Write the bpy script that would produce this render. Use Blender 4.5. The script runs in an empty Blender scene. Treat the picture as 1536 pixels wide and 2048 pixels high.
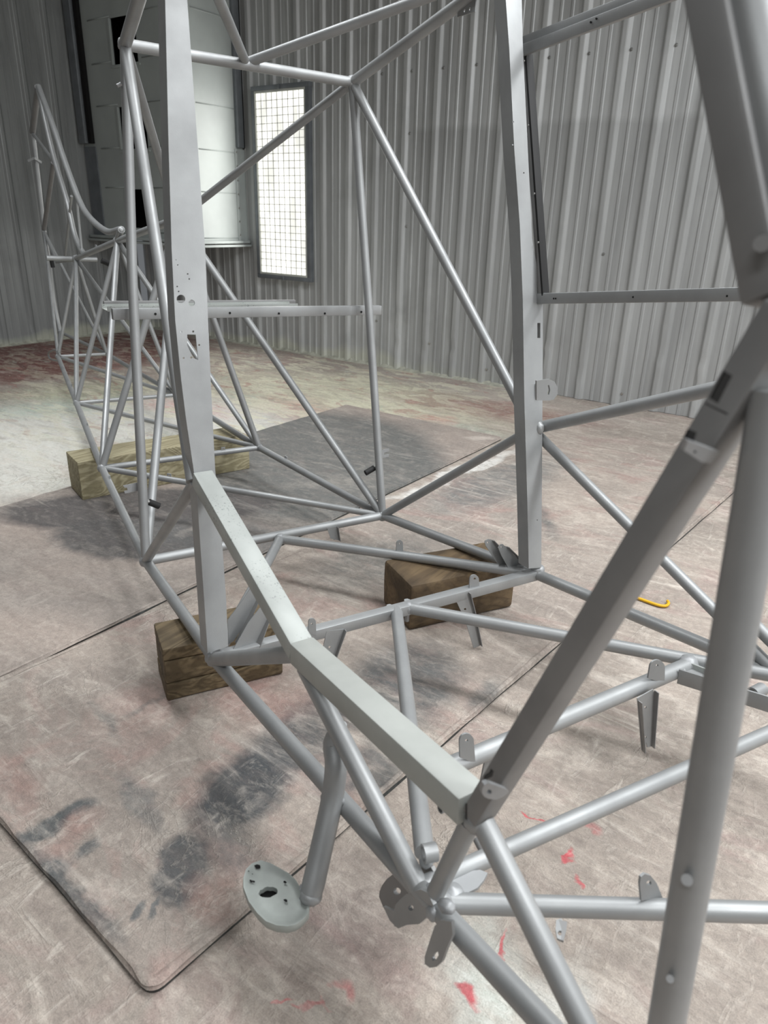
import bpy, bmesh, math, random
from mathutils import Vector, Matrix, noise
random.seed(7)
C = bpy.context.scene.collection
scene = bpy.context.scene

# ---------------------------------------------------------------- camera
FPX = 1436.0                       # focal length in pixels of the 1536x2048 frame
CAMPOS = Vector((0, 0, 0.96))
CR = Vector((0.81378, 0.58053, 0.02738)); CD = Vector((0.24234, -0.29614, -0.92389)); CF = Vector((-0.52824, 0.75848, -0.38168))
cam = bpy.data.cameras.new('camera'); cam_o = bpy.data.objects.new('camera', cam); C.objects.link(cam_o)
M4 = Matrix((CR, -CD, -CF)).transposed().to_4x4(); M4.translation = CAMPOS
cam_o.matrix_world = M4
cam.sensor_fit = 'VERTICAL'; cam.sensor_height = 36.0; cam.lens = FPX / 2048 * 36.0
cam.clip_start = 0.02; cam.clip_end = 60
cam.dof.use_dof = True; cam.dof.focus_distance = 1.75; cam.dof.aperture_fstop = 7.5
scene.camera = cam_o
scene.view_settings.view_transform = 'Standard'; scene.view_settings.look = 'None'
scene.view_settings.gamma = 1.0; scene.view_settings.use_curve_mapping = False
scene.view_settings.exposure = 0.06
# ---------------------------------------------------------------- world and lights
w = bpy.data.worlds.new('world'); scene.world = w; w.use_nodes = True
w.node_tree.nodes['Background'].inputs[0].default_value = (0.9, 0.95, 1, 1)
w.node_tree.nodes['Background'].inputs[1].default_value = 0.15
def area(name, loc, size, power, rot=(0, 0, 0), col=(1, .985, .95), spread=180):
    l = bpy.data.lights.new(name, 'AREA'); l.shape = 'RECTANGLE'; l.size, l.size_y = size; l.energy = power; l.color = col; l.spread = math.radians(spread)
    o = bpy.data.objects.new(name, l); C.objects.link(o); o.location = loc; o.rotation_euler = rot
    return o
PI = math.pi; COOL = (.97, .99, 1)
area('ceiling_lamp_or_fill', (-2.6, 1.4, 3.12), (1.5, .4), 25, (0, 0, 0), COOL, 115)
area('ceiling_lamp_or_fill', (-.3, 1.9, 3.12), (1.6, .5), 38, (0, 0, 0), COOL, 135)
area('ceiling_lamp_or_fill', (1.6, 2.3, 3.12), (1.5, .5), 84, (0, 0, 0), COOL)
area('ceiling_lamp_or_fill', (1.8, .4, 3.12), (1.6, .6), 70, (0, 0, 0), COOL)
area('ceiling_lamp_or_fill', (.2, -1.3, 3.12), (1.6, .6), 30, (0, 0, 0), COOL)  # added fill light from the camera side, brightens faces turned to the camera
area('wall_lamp', (1.5, 3.98, 1.12), (.5, 1.2), 14, (PI/2, 0, PI), COOL)      # tube fixtures further along the right wall
area('wall_lamp', (4.1, 1.2, 1.6), (.6, 1.6), 40, (PI/2, 0, PI/2), COOL)

# ---------------------------------------------------------------- geometry helpers
def ray(x, y): return CR*(x-768) + CD*(y-1024) + CF*FPX
def at_plane(x, y, p, n):
    r = ray(x, y); return CAMPOS + r*((Vector(p)-CAMPOS).dot(n)/r.dot(n))
def at_z(x, y, z=0.0): return at_plane(x, y, (0, 0, z), Vector((0, 0, 1)))
# the airframe's own axes: U across, V towards the tail, W up
FO = Vector((-0.75793, 1.14879, 0.15913))
FU = Vector((0.36191, 0.93194, -0.02271)); FV = Vector((-0.93218, 0.36200, -0.00003)); FW = Vector((0.00819, 0.02118, 0.99974))
def at_u(x, y, u): return at_plane(x, y, FO+FU*u, FU)
def at_v(x, y, v): return at_plane(x, y, FO+FV*v, FV)
def fr(u, v, w): return FO+FU*u+FV*v+FW*w

SUBPART = {'post_flange': ('door_post',), 'bracket_flange': ('hanging_bracket', 'seat_bracket'), 'latch_slot': ('front_door_post',), 'striker_plate': ('front_door_post',),
           'hinge_ear': ('front_door_post',), 'corner_slit': ('front_door_post',), 'chipped_spot': ('step_pan',), 'step_underside': ('step_pan',), 'shelf_lip': ('shelf_angle',),
           'latch_block': ('latch_tab',), 'seam': ('front_panel',), 'opening_trim': ('side_panel',)}
LAST = []
def link(name, me, mat=None, parent=None):
    o = bpy.data.objects.new(name, me); C.objects.link(o)
    if parent is not None and name in SUBPART:      # a piece of a part: hang it under the part made last
        if mat is not None: me.materials.clear(); me.materials.append(mat)
        for nm, q in reversed(LAST):
            if nm in SUBPART[name]: o.parent = q; return o
    if parent is not None: LAST.append((name, o))
    if mat is not None:
        me.materials.clear(); me.materials.append(mat)
    if parent is not None:
        o.parent = parent; o.matrix_parent_inverse = parent.matrix_world.inverted() if False else Matrix.Translation(-parent.location)
    return o
def empty(name, loc, label, cat, group=None):
    o = bpy.data.objects.new(name, None); C.objects.link(o); o.location = loc; o.empty_display_size = .05
    o['label'] = label; o['category'] = cat
    if group: o['group'] = group
    return o
def tag(o, label, cat, group=None):
    o['label'] = label; o['category'] = cat
    if group: o['group'] = group
    return o
def mesh_from(verts, faces, smooth=False):
    me = bpy.data.meshes.new('m'); me.from_pydata([tuple(v) for v in verts], [], faces); me.update()
    if smooth:
        for p in me.polygons: p.use_smooth = True
    return me
def frame_of(d, hint=None):
    d = d.normalized()
    h = Vector(hint) if hint is not None else (Vector((0, 0, 1)) if abs(d.z) < .9 else Vector((1, 0, 0)))
    x = h - d*h.dot(d); x.normalize(); y = d.cross(x)
    return x, y
def tube_data(pts, r, seg=18, inner=0):
    pts = [Vector(p) for p in pts]; n = len(pts); V = []; F = []
    rr = r if isinstance(r, (list, tuple)) else [r]*n
    x = None
    for i, p in enumerate(pts):
        d = (pts[min(i+1, n-1)]-pts[max(i-1, 0)]).normalized()
        x, y = frame_of(d, x)
        for k in range(seg):
            a = 2*PI*k/seg; V.append(p+(x*math.cos(a)+y*math.sin(a))*rr[i])
    for i in range(n-1):
        for k in range(seg):
            a = i*seg+k; b = i*seg+(k+1) % seg; F.append((a, b, b+seg, a+seg))
    if inner <= 0:
        F.append(tuple(range(seg))[::-1]); F.append(tuple(range((n-1)*seg, n*seg)))
    else:
        o = len(V); x = None
        for i, p in enumerate(pts):
            d = (pts[min(i+1, n-1)]-pts[max(i-1, 0)]).normalized(); x, y = frame_of(d, x)
            for k in range(seg):
                a = 2*PI*k/seg; V.append(p+(x*math.cos(a)+y*math.sin(a))*inner)
        for i in range(n-1):
            for k in range(seg):
                a = o+i*seg+k; b = o+i*seg+(k+1) % seg; F.append((b, a, a+seg, b+seg))
        for e, fl in ((0, 0), (n-1, 1)):
            for k in range(seg):
                a = e*seg+k; b = e*seg+(k+1) % seg; q = (a, a+o, b+o, b) if not fl else (b, b+o, a+o, a); F.append(q)
    return V, F
def smooth_by_angle(me, ang=.6):
    bm = bmesh.new(); bm.from_mesh(me); bm.normal_update()
    for f in bm.faces: f.smooth = True
    for e in bm.edges:
        if len(e.link_faces) == 2 and e.calc_face_angle(0) > ang: e.smooth = False
    bm.to_mesh(me); bm.free()
def tube(name, pts, r, mat, parent, seg=18, inner=0):
    V, F = tube_data(pts, r, seg, inner); me = mesh_from(V, F); smooth_by_angle(me, .9)
    return link(name, me, mat, parent)
def spline(pts, n=6):
    pts = [Vector(p) for p in pts]; out = []
    P = [pts[0]*2-pts[1]]+pts+[pts[-1]*2-pts[-2]]
    for i in range(1, len(P)-2):
        for k in range(n):
            t = k/n; a, b, c, d = P[i-1:i+3]
            out.append(.5*((2*b)+(c-a)*t+(2*a-5*b+4*c-d)*t*t+(3*b-a-3*c+d)*t**3))
    out.append(pts[-1]); return out
def bevel_me(me, wdt, seg=2, ang=.5):
    bm = bmesh.new(); bm.from_mesh(me)
    bm.normal_update()
    es = [e for e in bm.edges if len(e.link_faces) == 2 and e.calc_face_angle(0) > ang]
    bmesh.ops.bevel(bm, geom=es, offset=wdt, segments=seg, affect='EDGES', profile=.5, clamp_overlap=True)
    bm.to_mesh(me); bm.free(); smooth_by_angle(me, .7)
def beam(name, a, b, xdir, wx, wy, mat, parent, bev=.003):
    """rectangular tube a->b, wx wide along xdir, wy thick across it"""
    a, b = Vector(a), Vector(b); d = (b-a).normalized(); x = Vector(xdir); x = (x-d*x.dot(d)).normalized(); y = d.cross(x)
    V = [p+x*sx*wx/2+y*sy*wy/2 for p in (a, b) for sx, sy in ((-1, -1), (1, -1), (1, 1), (-1, 1))]
    F = [(0, 3, 2, 1), (4, 5, 6, 7), (0, 1, 5, 4), (1, 2, 6, 5), (2, 3, 7, 6), (3, 0, 4, 7)]
    me = mesh_from(V, F)
    bm = bmesh.new(); bm.from_mesh(me); bmesh.ops.recalc_face_normals(bm, faces=bm.faces); bm.to_mesh(me); bm.free()
    if bev: bevel_me(me, bev)
    return link(name, me, mat, parent)
def box(name, lo, hi, mat, parent=None, bev=0):
    V = [(x, y, z) for x in (lo[0], hi[0]) for y in (lo[1], hi[1]) for z in (lo[2], hi[2])]
    F = [(0, 1, 3, 2), (4, 6, 7, 5), (0, 4, 5, 1), (2, 3, 7, 6), (0, 2, 6, 4), (1, 5, 7, 3)]
    me = mesh_from(V, F)
    if bev: bevel_me(me, bev, 2)
    return link(name, me, mat, parent)
def arc(cx, cy, r, a0, a1, n=8): return [(cx+r*math.cos(a0+(a1-a0)*i/n), cy+r*math.sin(a0+(a1-a0)*i/n)) for i in range(n+1)]
def circ(cx, cy, r, n=14): return [(cx+r*math.cos(2*PI*i/n), cy+r*math.sin(2*PI*i/n)) for i in range(n)]
def rect(x0, y0, x1, y1): return [(x0, y0), (x1, y0), (x1, y1), (x0, y1)]
def plate(name, P, xd, yd, outline, holes, th, mat, parent, bev=.0006):
    """flat sheet with real holes: outline in the (xd, yd) plane at P, thickness th"""
    cu = bpy.data.curves.new('c', 'CURVE'); cu.dimensions = '2D'; cu.fill_mode = 'BOTH'
    for pts in [outline]+list(holes):
        s = cu.splines.new('POLY'); s.points.add(len(pts)-1); s.use_cyclic_u = True
        for i, p in enumerate(pts): s.points[i].co = (p[0], p[1], 0, 1)
    cu.extrude = th/2; cu.bevel_depth = 0
    t = bpy.data.objects.new('t', cu); C.objects.link(t)
    me = bpy.data.meshes.new_from_object(t); bpy.data.objects.remove(t); bpy.data.curves.remove(cu)
    xd = Vector(xd).normalized(); yd = Vector(yd); yd = (yd-xd*yd.dot(xd)).normalized(); zd = xd.cross(yd)
    m = Matrix((xd, yd, zd)).transposed().to_4x4(); m.translation = Vector(P)
    me.transform(m)
    bm = bmesh.new(); bm.from_mesh(me); bmesh.ops.remove_doubles(bm, verts=bm.verts, dist=1e-6); bmesh.ops.recalc_face_normals(bm, faces=bm.faces); bm.to_mesh(me); bm.free()
    smooth_by_angle(me, .6)
    return link(name, me, mat, parent)
def px_plate(name, pts, holes, fplane, th, mat, parent):
    """sheet whose corners were measured on a known plane (fplane maps x,y to a point)"""
    W = [fplane(*p) for p in pts]; o = W[0]
    n = (W[1]-o).cross(W[2]-o)
    if n.length < 1e-9: n = (W[1]-o).cross(W[3]-o)
    n.normalize(); xd = (W[1]-o).normalized(); yd = n.cross(xd)
    f = lambda q: ((q-o).dot(xd), (q-o).dot(yd))
    return plate(name, o, xd, yd, [f(q) for q in W], [[f(fplane(*p)) for p in h] for h in holes], th, mat, parent)
def weld(P, r, parent, mat, sq=(1, 1, 1), name='weld_bead'):
    bm = bmesh.new(); bmesh.ops.create_icosphere(bm, subdivisions=3, radius=r)
    for v in bm.verts:
        k = 1+.16*noise.noise(v.co*(2.2/r)+Vector(P)*40)
        v.co = Vector((v.co.x*sq[0], v.co.y*sq[1], v.co.z*sq[2]))*k+Vector(P)
    me = bpy.data.meshes.new('m'); bm.to_mesh(me); bm.free()
    for p in me.polygons: p.use_smooth = True
    return link(name, me, mat, parent)
def collar(P, d, r, parent, mat, t=.0035):
    """ring of weld round a tube end"""
    d = Vector(d).normalized(); x, y = frame_of(d); V = []; F = []; n = 24; m = 8
    for i in range(n):
        a = 2*PI*i/n; c = P+(x*math.cos(a)+y*math.sin(a))*r; rad = (x*math.cos(a)+y*math.sin(a))
        tt = t*(1+.35*math.sin(i*2.6+P[0]*90))
        for j in range(m):
            b = 2*PI*j/m; V.append(c+rad*math.cos(b)*tt+d*math.sin(b)*tt*1.3)
    for i in range(n):
        for j in range(m): F.append((i*m+j, i*m+(j+1) % m, ((i+1) % n)*m+(j+1) % m, ((i+1) % n)*m+j))
    return link('weld_bead', mesh_from(V, F, True), mat, parent)

# ---------------------------------------------------------------- materials
def s2l(c): return tuple(((x/255+.055)/1.055)**2.4 if x/255 > .04045 else x/255/12.92 for x in c)+(1,)
class NT:
    def __init__(s, name):
        s.m = bpy.data.materials.new(name); s.m.use_nodes = True; s.t = s.m.node_tree; s.b = s.t.nodes['Principled BSDF']; s.co = s.t.nodes.new('ShaderNodeNewGeometry').outputs['Position']
    def n(s, t, **k):
        o = s.t.nodes.new(t)
        for a, v in k.items(): setattr(o, a, v)
        return o
    def l(s, a, b): s.t.links.new(a, b)
    def noise(s, scale, detail=4, rough=.55, vec=None, dist=0, stretch=None, rot=0):
        o = s.n('ShaderNodeTexNoise'); o.inputs['Scale'].default_value = scale; o.inputs['Detail'].default_value = detail
        o.inputs['Roughness'].default_value = rough; o.inputs['Distortion'].default_value = dist
        v = vec if vec is not None else s.co
        if stretch or rot:
            mp = s.n('ShaderNodeMapping'); mp.inputs['Scale'].default_value = stretch or (1, 1, 1); mp.inputs['Rotation'].default_value = (0, 0, rot); s.l(v, mp.inputs[0]); v = mp.outputs[0]
        s.l(v, o.inputs['Vector']); return o
    def ramp(s, fac, a, b, ca=0, cb=1):
        o = s.n('ShaderNodeMapRange'); o.clamp = True
        for i, x in enumerate((a, b, ca, cb)): o.inputs[1+i].default_value = x
        s.l(fac, o.inputs[0]); return o.outputs[0]
    def mix(s, fac, a, b, mode='MIX'):
        o = s.n('ShaderNodeMix', data_type='RGBA', blend_type=mode)
        for sock, v in ((o.inputs[0], fac), (o.inputs[6], a), (o.inputs[7], b)):
            if isinstance(v, (tuple, list)): sock.default_value = v
            elif isinstance(v, (int, float)): sock.default_value = v
            else: s.l(v, sock)
        return o.outputs[2]
    def math(s, op, a, b=0, c=None):
        o = s.n('ShaderNodeMath', operation=op)
        for i, v in enumerate((a, b) if c is None else (a, b, c)):
            if isinstance(v, (int, float)): o.inputs[i].default_value = v
            else: s.l(v, o.inputs[i])
        return o.outputs[0]
    def vadd(s, a, b, k):
        o = s.n('ShaderNodeVectorMath', operation='MULTIPLY_ADD'); s.l(a, o.inputs[0]); o.inputs[1].default_value = (k, k, 0); s.l(b, o.inputs[2]); return o.outputs[0]
    def blob(s, vec, c, ang, hl, hw, soft=.35):
        """1 inside a rotated ellipse on the floor, falling to 0 over its rim"""
        mp = s.n('ShaderNodeMapping', vector_type='TEXTURE'); mp.inputs['Location'].default_value = (c[0], c[1], 0); mp.inputs['Rotation'].default_value = (0, 0, ang); mp.inputs['Scale'].default_value = (hl, hw, 1e3)
        s.l(vec, mp.inputs[0]); ln = s.n('ShaderNodeVectorMath', operation='LENGTH'); s.l(mp.outputs[0], ln.inputs[0])
        return s.ramp(ln.outputs['Value'], 1+soft, 1-soft)
    def bump(s, h, strength, dist, prev=None):
        o = s.n('ShaderNodeBump'); o.inputs['Strength'].default_value = strength; o.inputs['Distance'].default_value = dist; s.l(h, o.inputs['Height'])
        if prev: s.l(prev, o.inputs['Normal'])
        s.l(o.outputs[0], s.b.inputs['Normal']); return o.outputs[0]
    def out(s, col=None, rough=None, metal=None):
        for nm, v in (('Base Color', col), ('Roughness', rough), ('Metallic', metal)):
            if v is None: continue
            if isinstance(v, (tuple, int, float)): s.b.inputs[nm].default_value = v
            else: s.l(v, s.b.inputs[nm])
        return s.m

def mat_primer(name, base, metal=.55, rough=.42, speck=0.0):
    t = NT(name); n = t.noise(9, 5); f = t.noise(600, 2)
    c = t.mix(t.ramp(n.outputs[0], .35, .7), s2l(base), s2l(tuple(x*.9 for x in base)))
    if speck:
        g = t.noise(260, 3, .7); big = t.noise(14, 2)
        sp = t.math('MULTIPLY', t.ramp(g.outputs[0], .60, .66), t.ramp(big.outputs[0], .42, .6))
        c = t.mix(t.math('MULTIPLY', sp, speck), c, s2l((70, 80, 78)))
    t.bump(f.outputs[0], .12, .0008)
    return t.out(c, t.ramp(n.outputs[0], .3, .7, rough-.05, rough+.08), metal)
PRIMER = mat_primer('grey_primer', (160, 162, 163), .45, .48)
PRIMER_S = mat_primer('speckled_primer', (172, 176, 173), .12, .55, .8)
PRIMER_SHADE = mat_primer('shaded_primer', (138, 138, 138), .25, .5)  # same primer, darker: shade on faces turned from the light, put into the colour
WELD = mat_primer('weld_primer', (166, 168, 170), .45, .52)
def simple(name, rgb, rough=.6, metal=0.0, var=.12, sc=12):
    t = NT(name); n = t.noise(sc, 4); return t.out(t.mix(t.ramp(n.outputs[0], .3, .7), s2l(rgb), s2l(tuple(x*(1-var) for x in rgb))), rough, metal)
RUBBER = simple('black_rubber', (26, 26, 27), .7)
BLACK = simple('black_void', (6, 6, 7), .9)
CHROME = simple('bright_steel', (190, 190, 188), .3, .8)
YELLOW = simple('yellow_coating', (226, 176, 24), .45)
GALV = simple('trim_steel', (128, 133, 138), .42, .35)

# floor and mats -------------------------------------------------
def seg_blob(a, b, wd, soft=.4, z=0.0):
    """blob parameters from its two ends measured on the floor"""
    A, B = at_z(*a, z), at_z(*b, z); c = (A+B)/2; d = B-A
    return (c.x, c.y), math.atan2(d.y, d.x), max(d.length/2, .01), wd/2, soft
def ground(name, base1, base2, stains, relief=1.0, warp=.16, base3=None, dust=1.0, flecks=False):
    t = NT(name)
    wn = t.noise(2.6, 5, .6); wn2 = t.noise(13, 4, .6)
    def centred(nd):
        o = t.n('ShaderNodeVectorMath', operation='SUBTRACT'); t.l(nd.outputs['Color'], o.inputs[0]); o.inputs[1].default_value = (.5, .5, .5); return o.outputs[0]
    wv = t.vadd(centred(wn), t.co, warp); wv = t.vadd(centred(wn2), wv, .07)
    big = t.noise(1.7, 6, .62, dist=.6)
    c = t.mix(t.ramp(big.outputs[0], .38, .62), s2l(base1), s2l(base2))
    if base3: 
        b3 = t.noise(3.1, 5, .6, dist=1.2, stretch=(1, 1.6, 1), rot=.6); c = t.mix(t.math('MULTIPLY', t.ramp(b3.outputs[0], .52, .64), .75), c, s2l(base3))
    sm = t.noise(34, 5, .7, stretch=(1, 2.2, 1), rot=.8)
    brk = t.noise(11, 5, .75, stretch=(1, 2.6, 1), rot=.5)
    for col, (cc, ang, hl, hw, soft), amt, ragged in stains:
        m = t.blob(wv, cc, ang, hl, hw, soft)
        if ragged:   # break the rim and the inside up with dust
            m = t.math('MULTIPLY', m, t.ramp(brk.outputs[0], .40, .56, 1-ragged, 1))
        c = t.mix(t.math('MULTIPLY', m, amt), c, s2l(col))
    if flecks:      # old masking paint in pale and rusty scraps on the far floor
        sx = t.n('ShaderNodeSeparateXYZ'); t.l(wv, sx.inputs[0]); far = t.math('MULTIPLY', t.ramp(sx.outputs['X'], -1.3, -2.2), t.ramp(sx.outputs['Y'], 1.2, 2.2))
        f1 = t.noise(3.4, 7, .68, dist=1.0, stretch=(1, 2.6, 1), rot=.35); f2 = t.noise(4.6, 7, .7, dist=.8, stretch=(1, 2.2, 1), rot=.5)
        redz = t.ramp(sx.outputs['X'], -3.6, -4.3, 1, .45)
        c = t.mix(t.math('MULTIPLY', t.math('MULTIPLY', t.ramp(f1.outputs[0], .52, .545), far), t.math('MULTIPLY', redz, .62)), c, s2l((214, 212, 190)))
        c = t.mix(t.math('MULTIPLY', t.math('MULTIPLY', t.ramp(f2.outputs[0], .585, .61), far), .5), c, s2l((160, 104, 98)))
        c = t.mix(t.math('MULTIPLY', t.math('MULTIPLY', t.ramp(f2.outputs[0], .40, .375), far), .4), c, s2l((176, 190, 176)))
    # dry dust speckle and pale smears
    lg = t.noise(5.5, 6, .65, dist=1.6, stretch=(1, 1.8, 1), rot=.7)
    c = t.mix(t.math('MULTIPLY', t.ramp(lg.outputs[0], .52, .66), .34*dust), c, s2l((208, 199, 189)))
    c = t.mix(t.math('MULTIPLY', t.ramp(lg.outputs[0], .46, .34), .20*dust), c, s2l((118, 108, 104)))
    c = t.mix(t.math('MULTIPLY', t.ramp(sm.outputs[0], .54, .74), .30*dust), c, s2l((216, 208, 198)))
    c = t.mix(t.math('MULTIPLY', t.ramp(sm.outputs[0], .44, .3), .16), c, s2l((110, 102, 97)))
    fine = t.noise(420, 2, .7); c = t.mix(.16, c, t.mix(t.ramp(fine.outputs[0], .35, .65), (.02, .02, .02, 1), (.8, .78, .74, 1)), 'OVERLAY')
    # relief of the dried paint film: drag marks, folds and smooth areas
    st1 = t.noise(4.2, 5, .6, dist=1.1, stretch=(1.0, 5.5, 1), rot=.75); st2 = t.noise(6.5, 5, .62, dist=1.6, stretch=(4.5, 1, 1), rot=.35)
    w1 = t.noise(5.0, 5, .55, dist=2.6, stretch=(1, 1.7, 1), rot=.5); msk = t.noise(3.3, 3)
    fold = t.ramp(t.math('ABSOLUTE', t.math('SUBTRACT', w1.outputs[0], .5)), .0, .022, 1, 0)
    fold = t.math('MULTIPLY', fold, t.ramp(msk.outputs[0], .50, .64, 0, .7))
    s1 = t.math('MULTIPLY', t.ramp(st1.outputs[0], .53, .68), t.ramp(msk.outputs[0], .60, .42)); s2 = t.math('MULTIPLY', t.ramp(st2.outputs[0], .56, .7), t.ramp(big.outputs[0], .4, .6))
    c = t.mix(t.math('MULTIPLY', t.math('MAXIMUM', fold, t.math('MAXIMUM', s1, s2)), .36*relief), c, s2l((222, 214, 204)))
    c = t.mix(t.math('MULTIPLY', t.ramp(st1.outputs[0], .44, .30), .28), c, s2l((112, 100, 96)))
    mid = t.noise(70, 4, .7, dist=.6); c = t.mix(.22, c, t.mix(t.ramp(mid.outputs[0], .3, .7), (.1, .1, .1, 1), (.85, .84, .82, 1)), 'OVERLAY')
    h = t.math('ADD', t.math('MULTIPLY', fold, .7), t.math('MULTIPLY', s1, .5)); h = t.math('ADD', h, t.math('MULTIPLY', s2, .4))
    h = t.math('ADD', h, t.math('MULTIPLY', lg.outputs[0], 1.5)); h = t.math('ADD', h, t.math('MULTIPLY', mid.outputs[0], .45)); h = t.math('ADD', h, t.math('MULTIPLY', fine.outputs[0], .22))
    t.bump(h, .75*relief, .005)
    return t.out(c, .74, 0)
DK = (84, 87, 90)
RED = (190, 66, 78)
floor_st = [
 ((216, 216, 210), seg_blob((-350, 930), (560, 830), 1.5, .18), .93, .12),
 ((206, 205, 180), seg_blob((420, 755), (1010, 830), .95, .4), .8, .5),
 ((196, 200, 172), seg_blob((40, 790), (330, 775), .45, .5), .7, .5),
 ((168, 190, 176), seg_blob((-100, 830), (280, 800), .35, .7), .6, .6),
 ((104, 62, 58), seg_blob((-350, 700), (400, 690), 1.9, .15), .97, .1),
 ((112, 72, 66), seg_blob((-200, 765), (190, 735), .5, .25), .9, .15),
 ((136, 92, 88), seg_blob((820, 795), (1180, 840), .40, .5), .75, .3),
 ((178, 170, 162), seg_blob((700, 735), (1300, 850), .28, .5), .7, .1),
 ((196, 120, 116), seg_blob((300, 800), (440, 830), .22, .7), .55, .7),
 ((190, 118, 112), seg_blob((840, 832), (910, 848), .12, .7), .6, .7),
 ((200, 130, 128), seg_blob((560, 800), (680, 850), .3, .6), .4, .8),
 ((170, 184, 172), seg_blob((920, 850), (1010, 868), .12, .6), .5, .6),
 ((225, 225, 222), seg_blob((760, 1000), (1040, 905), .08, .3), .75, .1),
 ((118, 119, 118), seg_blob((870, 1010), (1110, 930), .22, .4), .75, .5),
 ((118, 119, 118), seg_blob((1050, 1000), (1110, 1080), .10, .5), .6, .5),
 ((92, 75, 80), seg_blob((760, 1780), (560, 1900), .12, .9), .35, .2),
 ((214, 220, 214), seg_blob((920, 1850), (1010, 2080), .11, .5), .75, .4),
 ((210, 214, 210), seg_blob((1060, 1960), (1170, 2040), .1, .6), .5, .4),
 (RED, seg_blob((890, 1950), (935, 1985), .022, .3), .85, 0),
 (RED, seg_blob((985, 1905), (998, 1850), .008, .3), .8, 0),
 (RED, seg_blob((1098, 1740), (1125, 1712), .016, .3), .85, 0),
 (RED, seg_blob((1085, 1622), (1100, 1636), .009, .4), .75, 0),
 (RED, seg_blob((1125, 1760), (1135, 1780), .008, .4), .75, 0),
 (RED, seg_blob((1160, 1665), (1190, 1658), .02, .6), .5, .3),
 (RED, seg_blob((500, 2015), (545, 2010), .008, .3), .6, 0),
 (RED, seg_blob((608, 1985), (625, 2040), .016, .5), .4, .3),
 (RED, seg_blob((550, 2025), (585, 2048), .008, .4), .5, 0),
]
DK = (66, 69, 72)
mat_st_near = [
 (DK, seg_blob((400, 1690), (560, 1510), .135, .22), .97, .10),
 (DK, seg_blob((520, 1560), (680, 1400), .15, .3), .85, .35),
 ((84, 87, 88), seg_blob((720, 1470), (880, 1300), .24, .25), .9, .30),
 ((92, 94, 94), seg_blob((420, 1740), (520, 1690), .09, .5), .6, .6),
 ((88, 92, 94), seg_blob((640, 1590), (800, 1500), .11, .4), .7, .5),
 ((74, 77, 80), seg_blob((310, 1780), (420, 1735), .13, .18), .92, .12),
 ((78, 82, 84), seg_blob((25, 1695), (185, 1612), .042, .25), .95, .05),
 ((78, 82, 84), seg_blob((50, 1705), (240, 1890), .040, .35), .9, .25),
 ((84, 88, 90), seg_blob((138, 1730), (195, 1690), .024, .4), .85, .2),
 ((90, 94, 96), seg_blob((277, 1850), (292, 1805), .016, .3), .85, 0),
 ((90, 94, 96), seg_blob((314, 1852), (322, 1800), .009, .3), .85, 0),
 ((96, 99, 100), seg_blob((240, 1570), (320, 1670), .045, .4), .8, .3),
 ((96, 98, 98), seg_blob((185, 1415), (235, 1480), .022, .5), .75, .4),
 ((100, 100, 98), seg_blob((245, 1450), (330, 1400), .016, .5), .7, .5),
 ((150, 110, 102), seg_blob((395, 1830), (450, 1800), .075, .6), .5, .3),
 ((142, 104, 98), seg_blob((480, 1440), (620, 1390), .12, .6), .5, .35),
 ((148, 114, 107), seg_blob((0, 1590), (60, 1560), .14, .6), .5, .3),
 ((148, 110, 103), seg_blob((85, 1715), (180, 1640), .045, .6), .5, .3),
 ((150, 110, 104), seg_blob((560, 1340), (460, 1420), .07, .6), .5, .2),
 ((90, 92, 92), seg_blob((1000, 1370), (950, 1430), .05, .4), .75, .3),
 ((80, 82, 82), seg_blob((700, 1590), (800, 1545), .035, .4), .8, .2),
 ((96, 98, 98), seg_blob((270, 1190), (330, 1165), .06, .4), .85, .1),
 ((104, 106, 106), seg_blob((860, 1030), (1110, 925), .26, .35), .8, .45),
 ((90, 92, 92), seg_blob((1060, 1010), (1100, 1075), .06, .5), .8, .3),
 ((100, 102, 100), seg_blob((860, 1085), (640, 1180), .26, .4), .7, .5),
]
mat_st_far = [
 ((96, 98, 97), seg_blob((640, 830), (640, 1060), 1.05, .12), .96, .15),
 ((84, 81, 81), seg_blob((0, 1030), (560, 1010), .36, .10), .97, .04),
 ((84, 82, 82), seg_blob((120, 1060), (420, 1100), .30, .14), .97, .05),
 ((96, 96, 96), seg_blob((300, 1060), (620, 1100), .26, .3), .85, .35),
 ((190, 180, 172), seg_blob((930, 880), (985, 880), .07, .4), .95, .1),
 ((150, 144, 138), seg_blob((790, 835), (880, 850), .05, .6), .6, .3),
 ((140, 136, 130), seg_blob((560, 980), (760, 960), .06, .7), .6, .5),
]
FLOORM = ground('painted_floor_film', (166, 155, 146), (146, 137, 129), floor_st, 1.0, .30, base3=(156, 138, 132), flecks=True)
MATN = ground('dusty_rubber_mat', (164, 153, 144), (144, 135, 128), mat_st_near, .85, .06, base3=(156, 134, 127), dust=.75)
MATF = ground('worn_grey_mat', (160, 148, 140), (142, 134, 128), mat_st_far, .40, .08, dust=.45)
MATEDGE = simple('mat_edge', (70, 72, 70), .8, 0, .5, 60)

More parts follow.
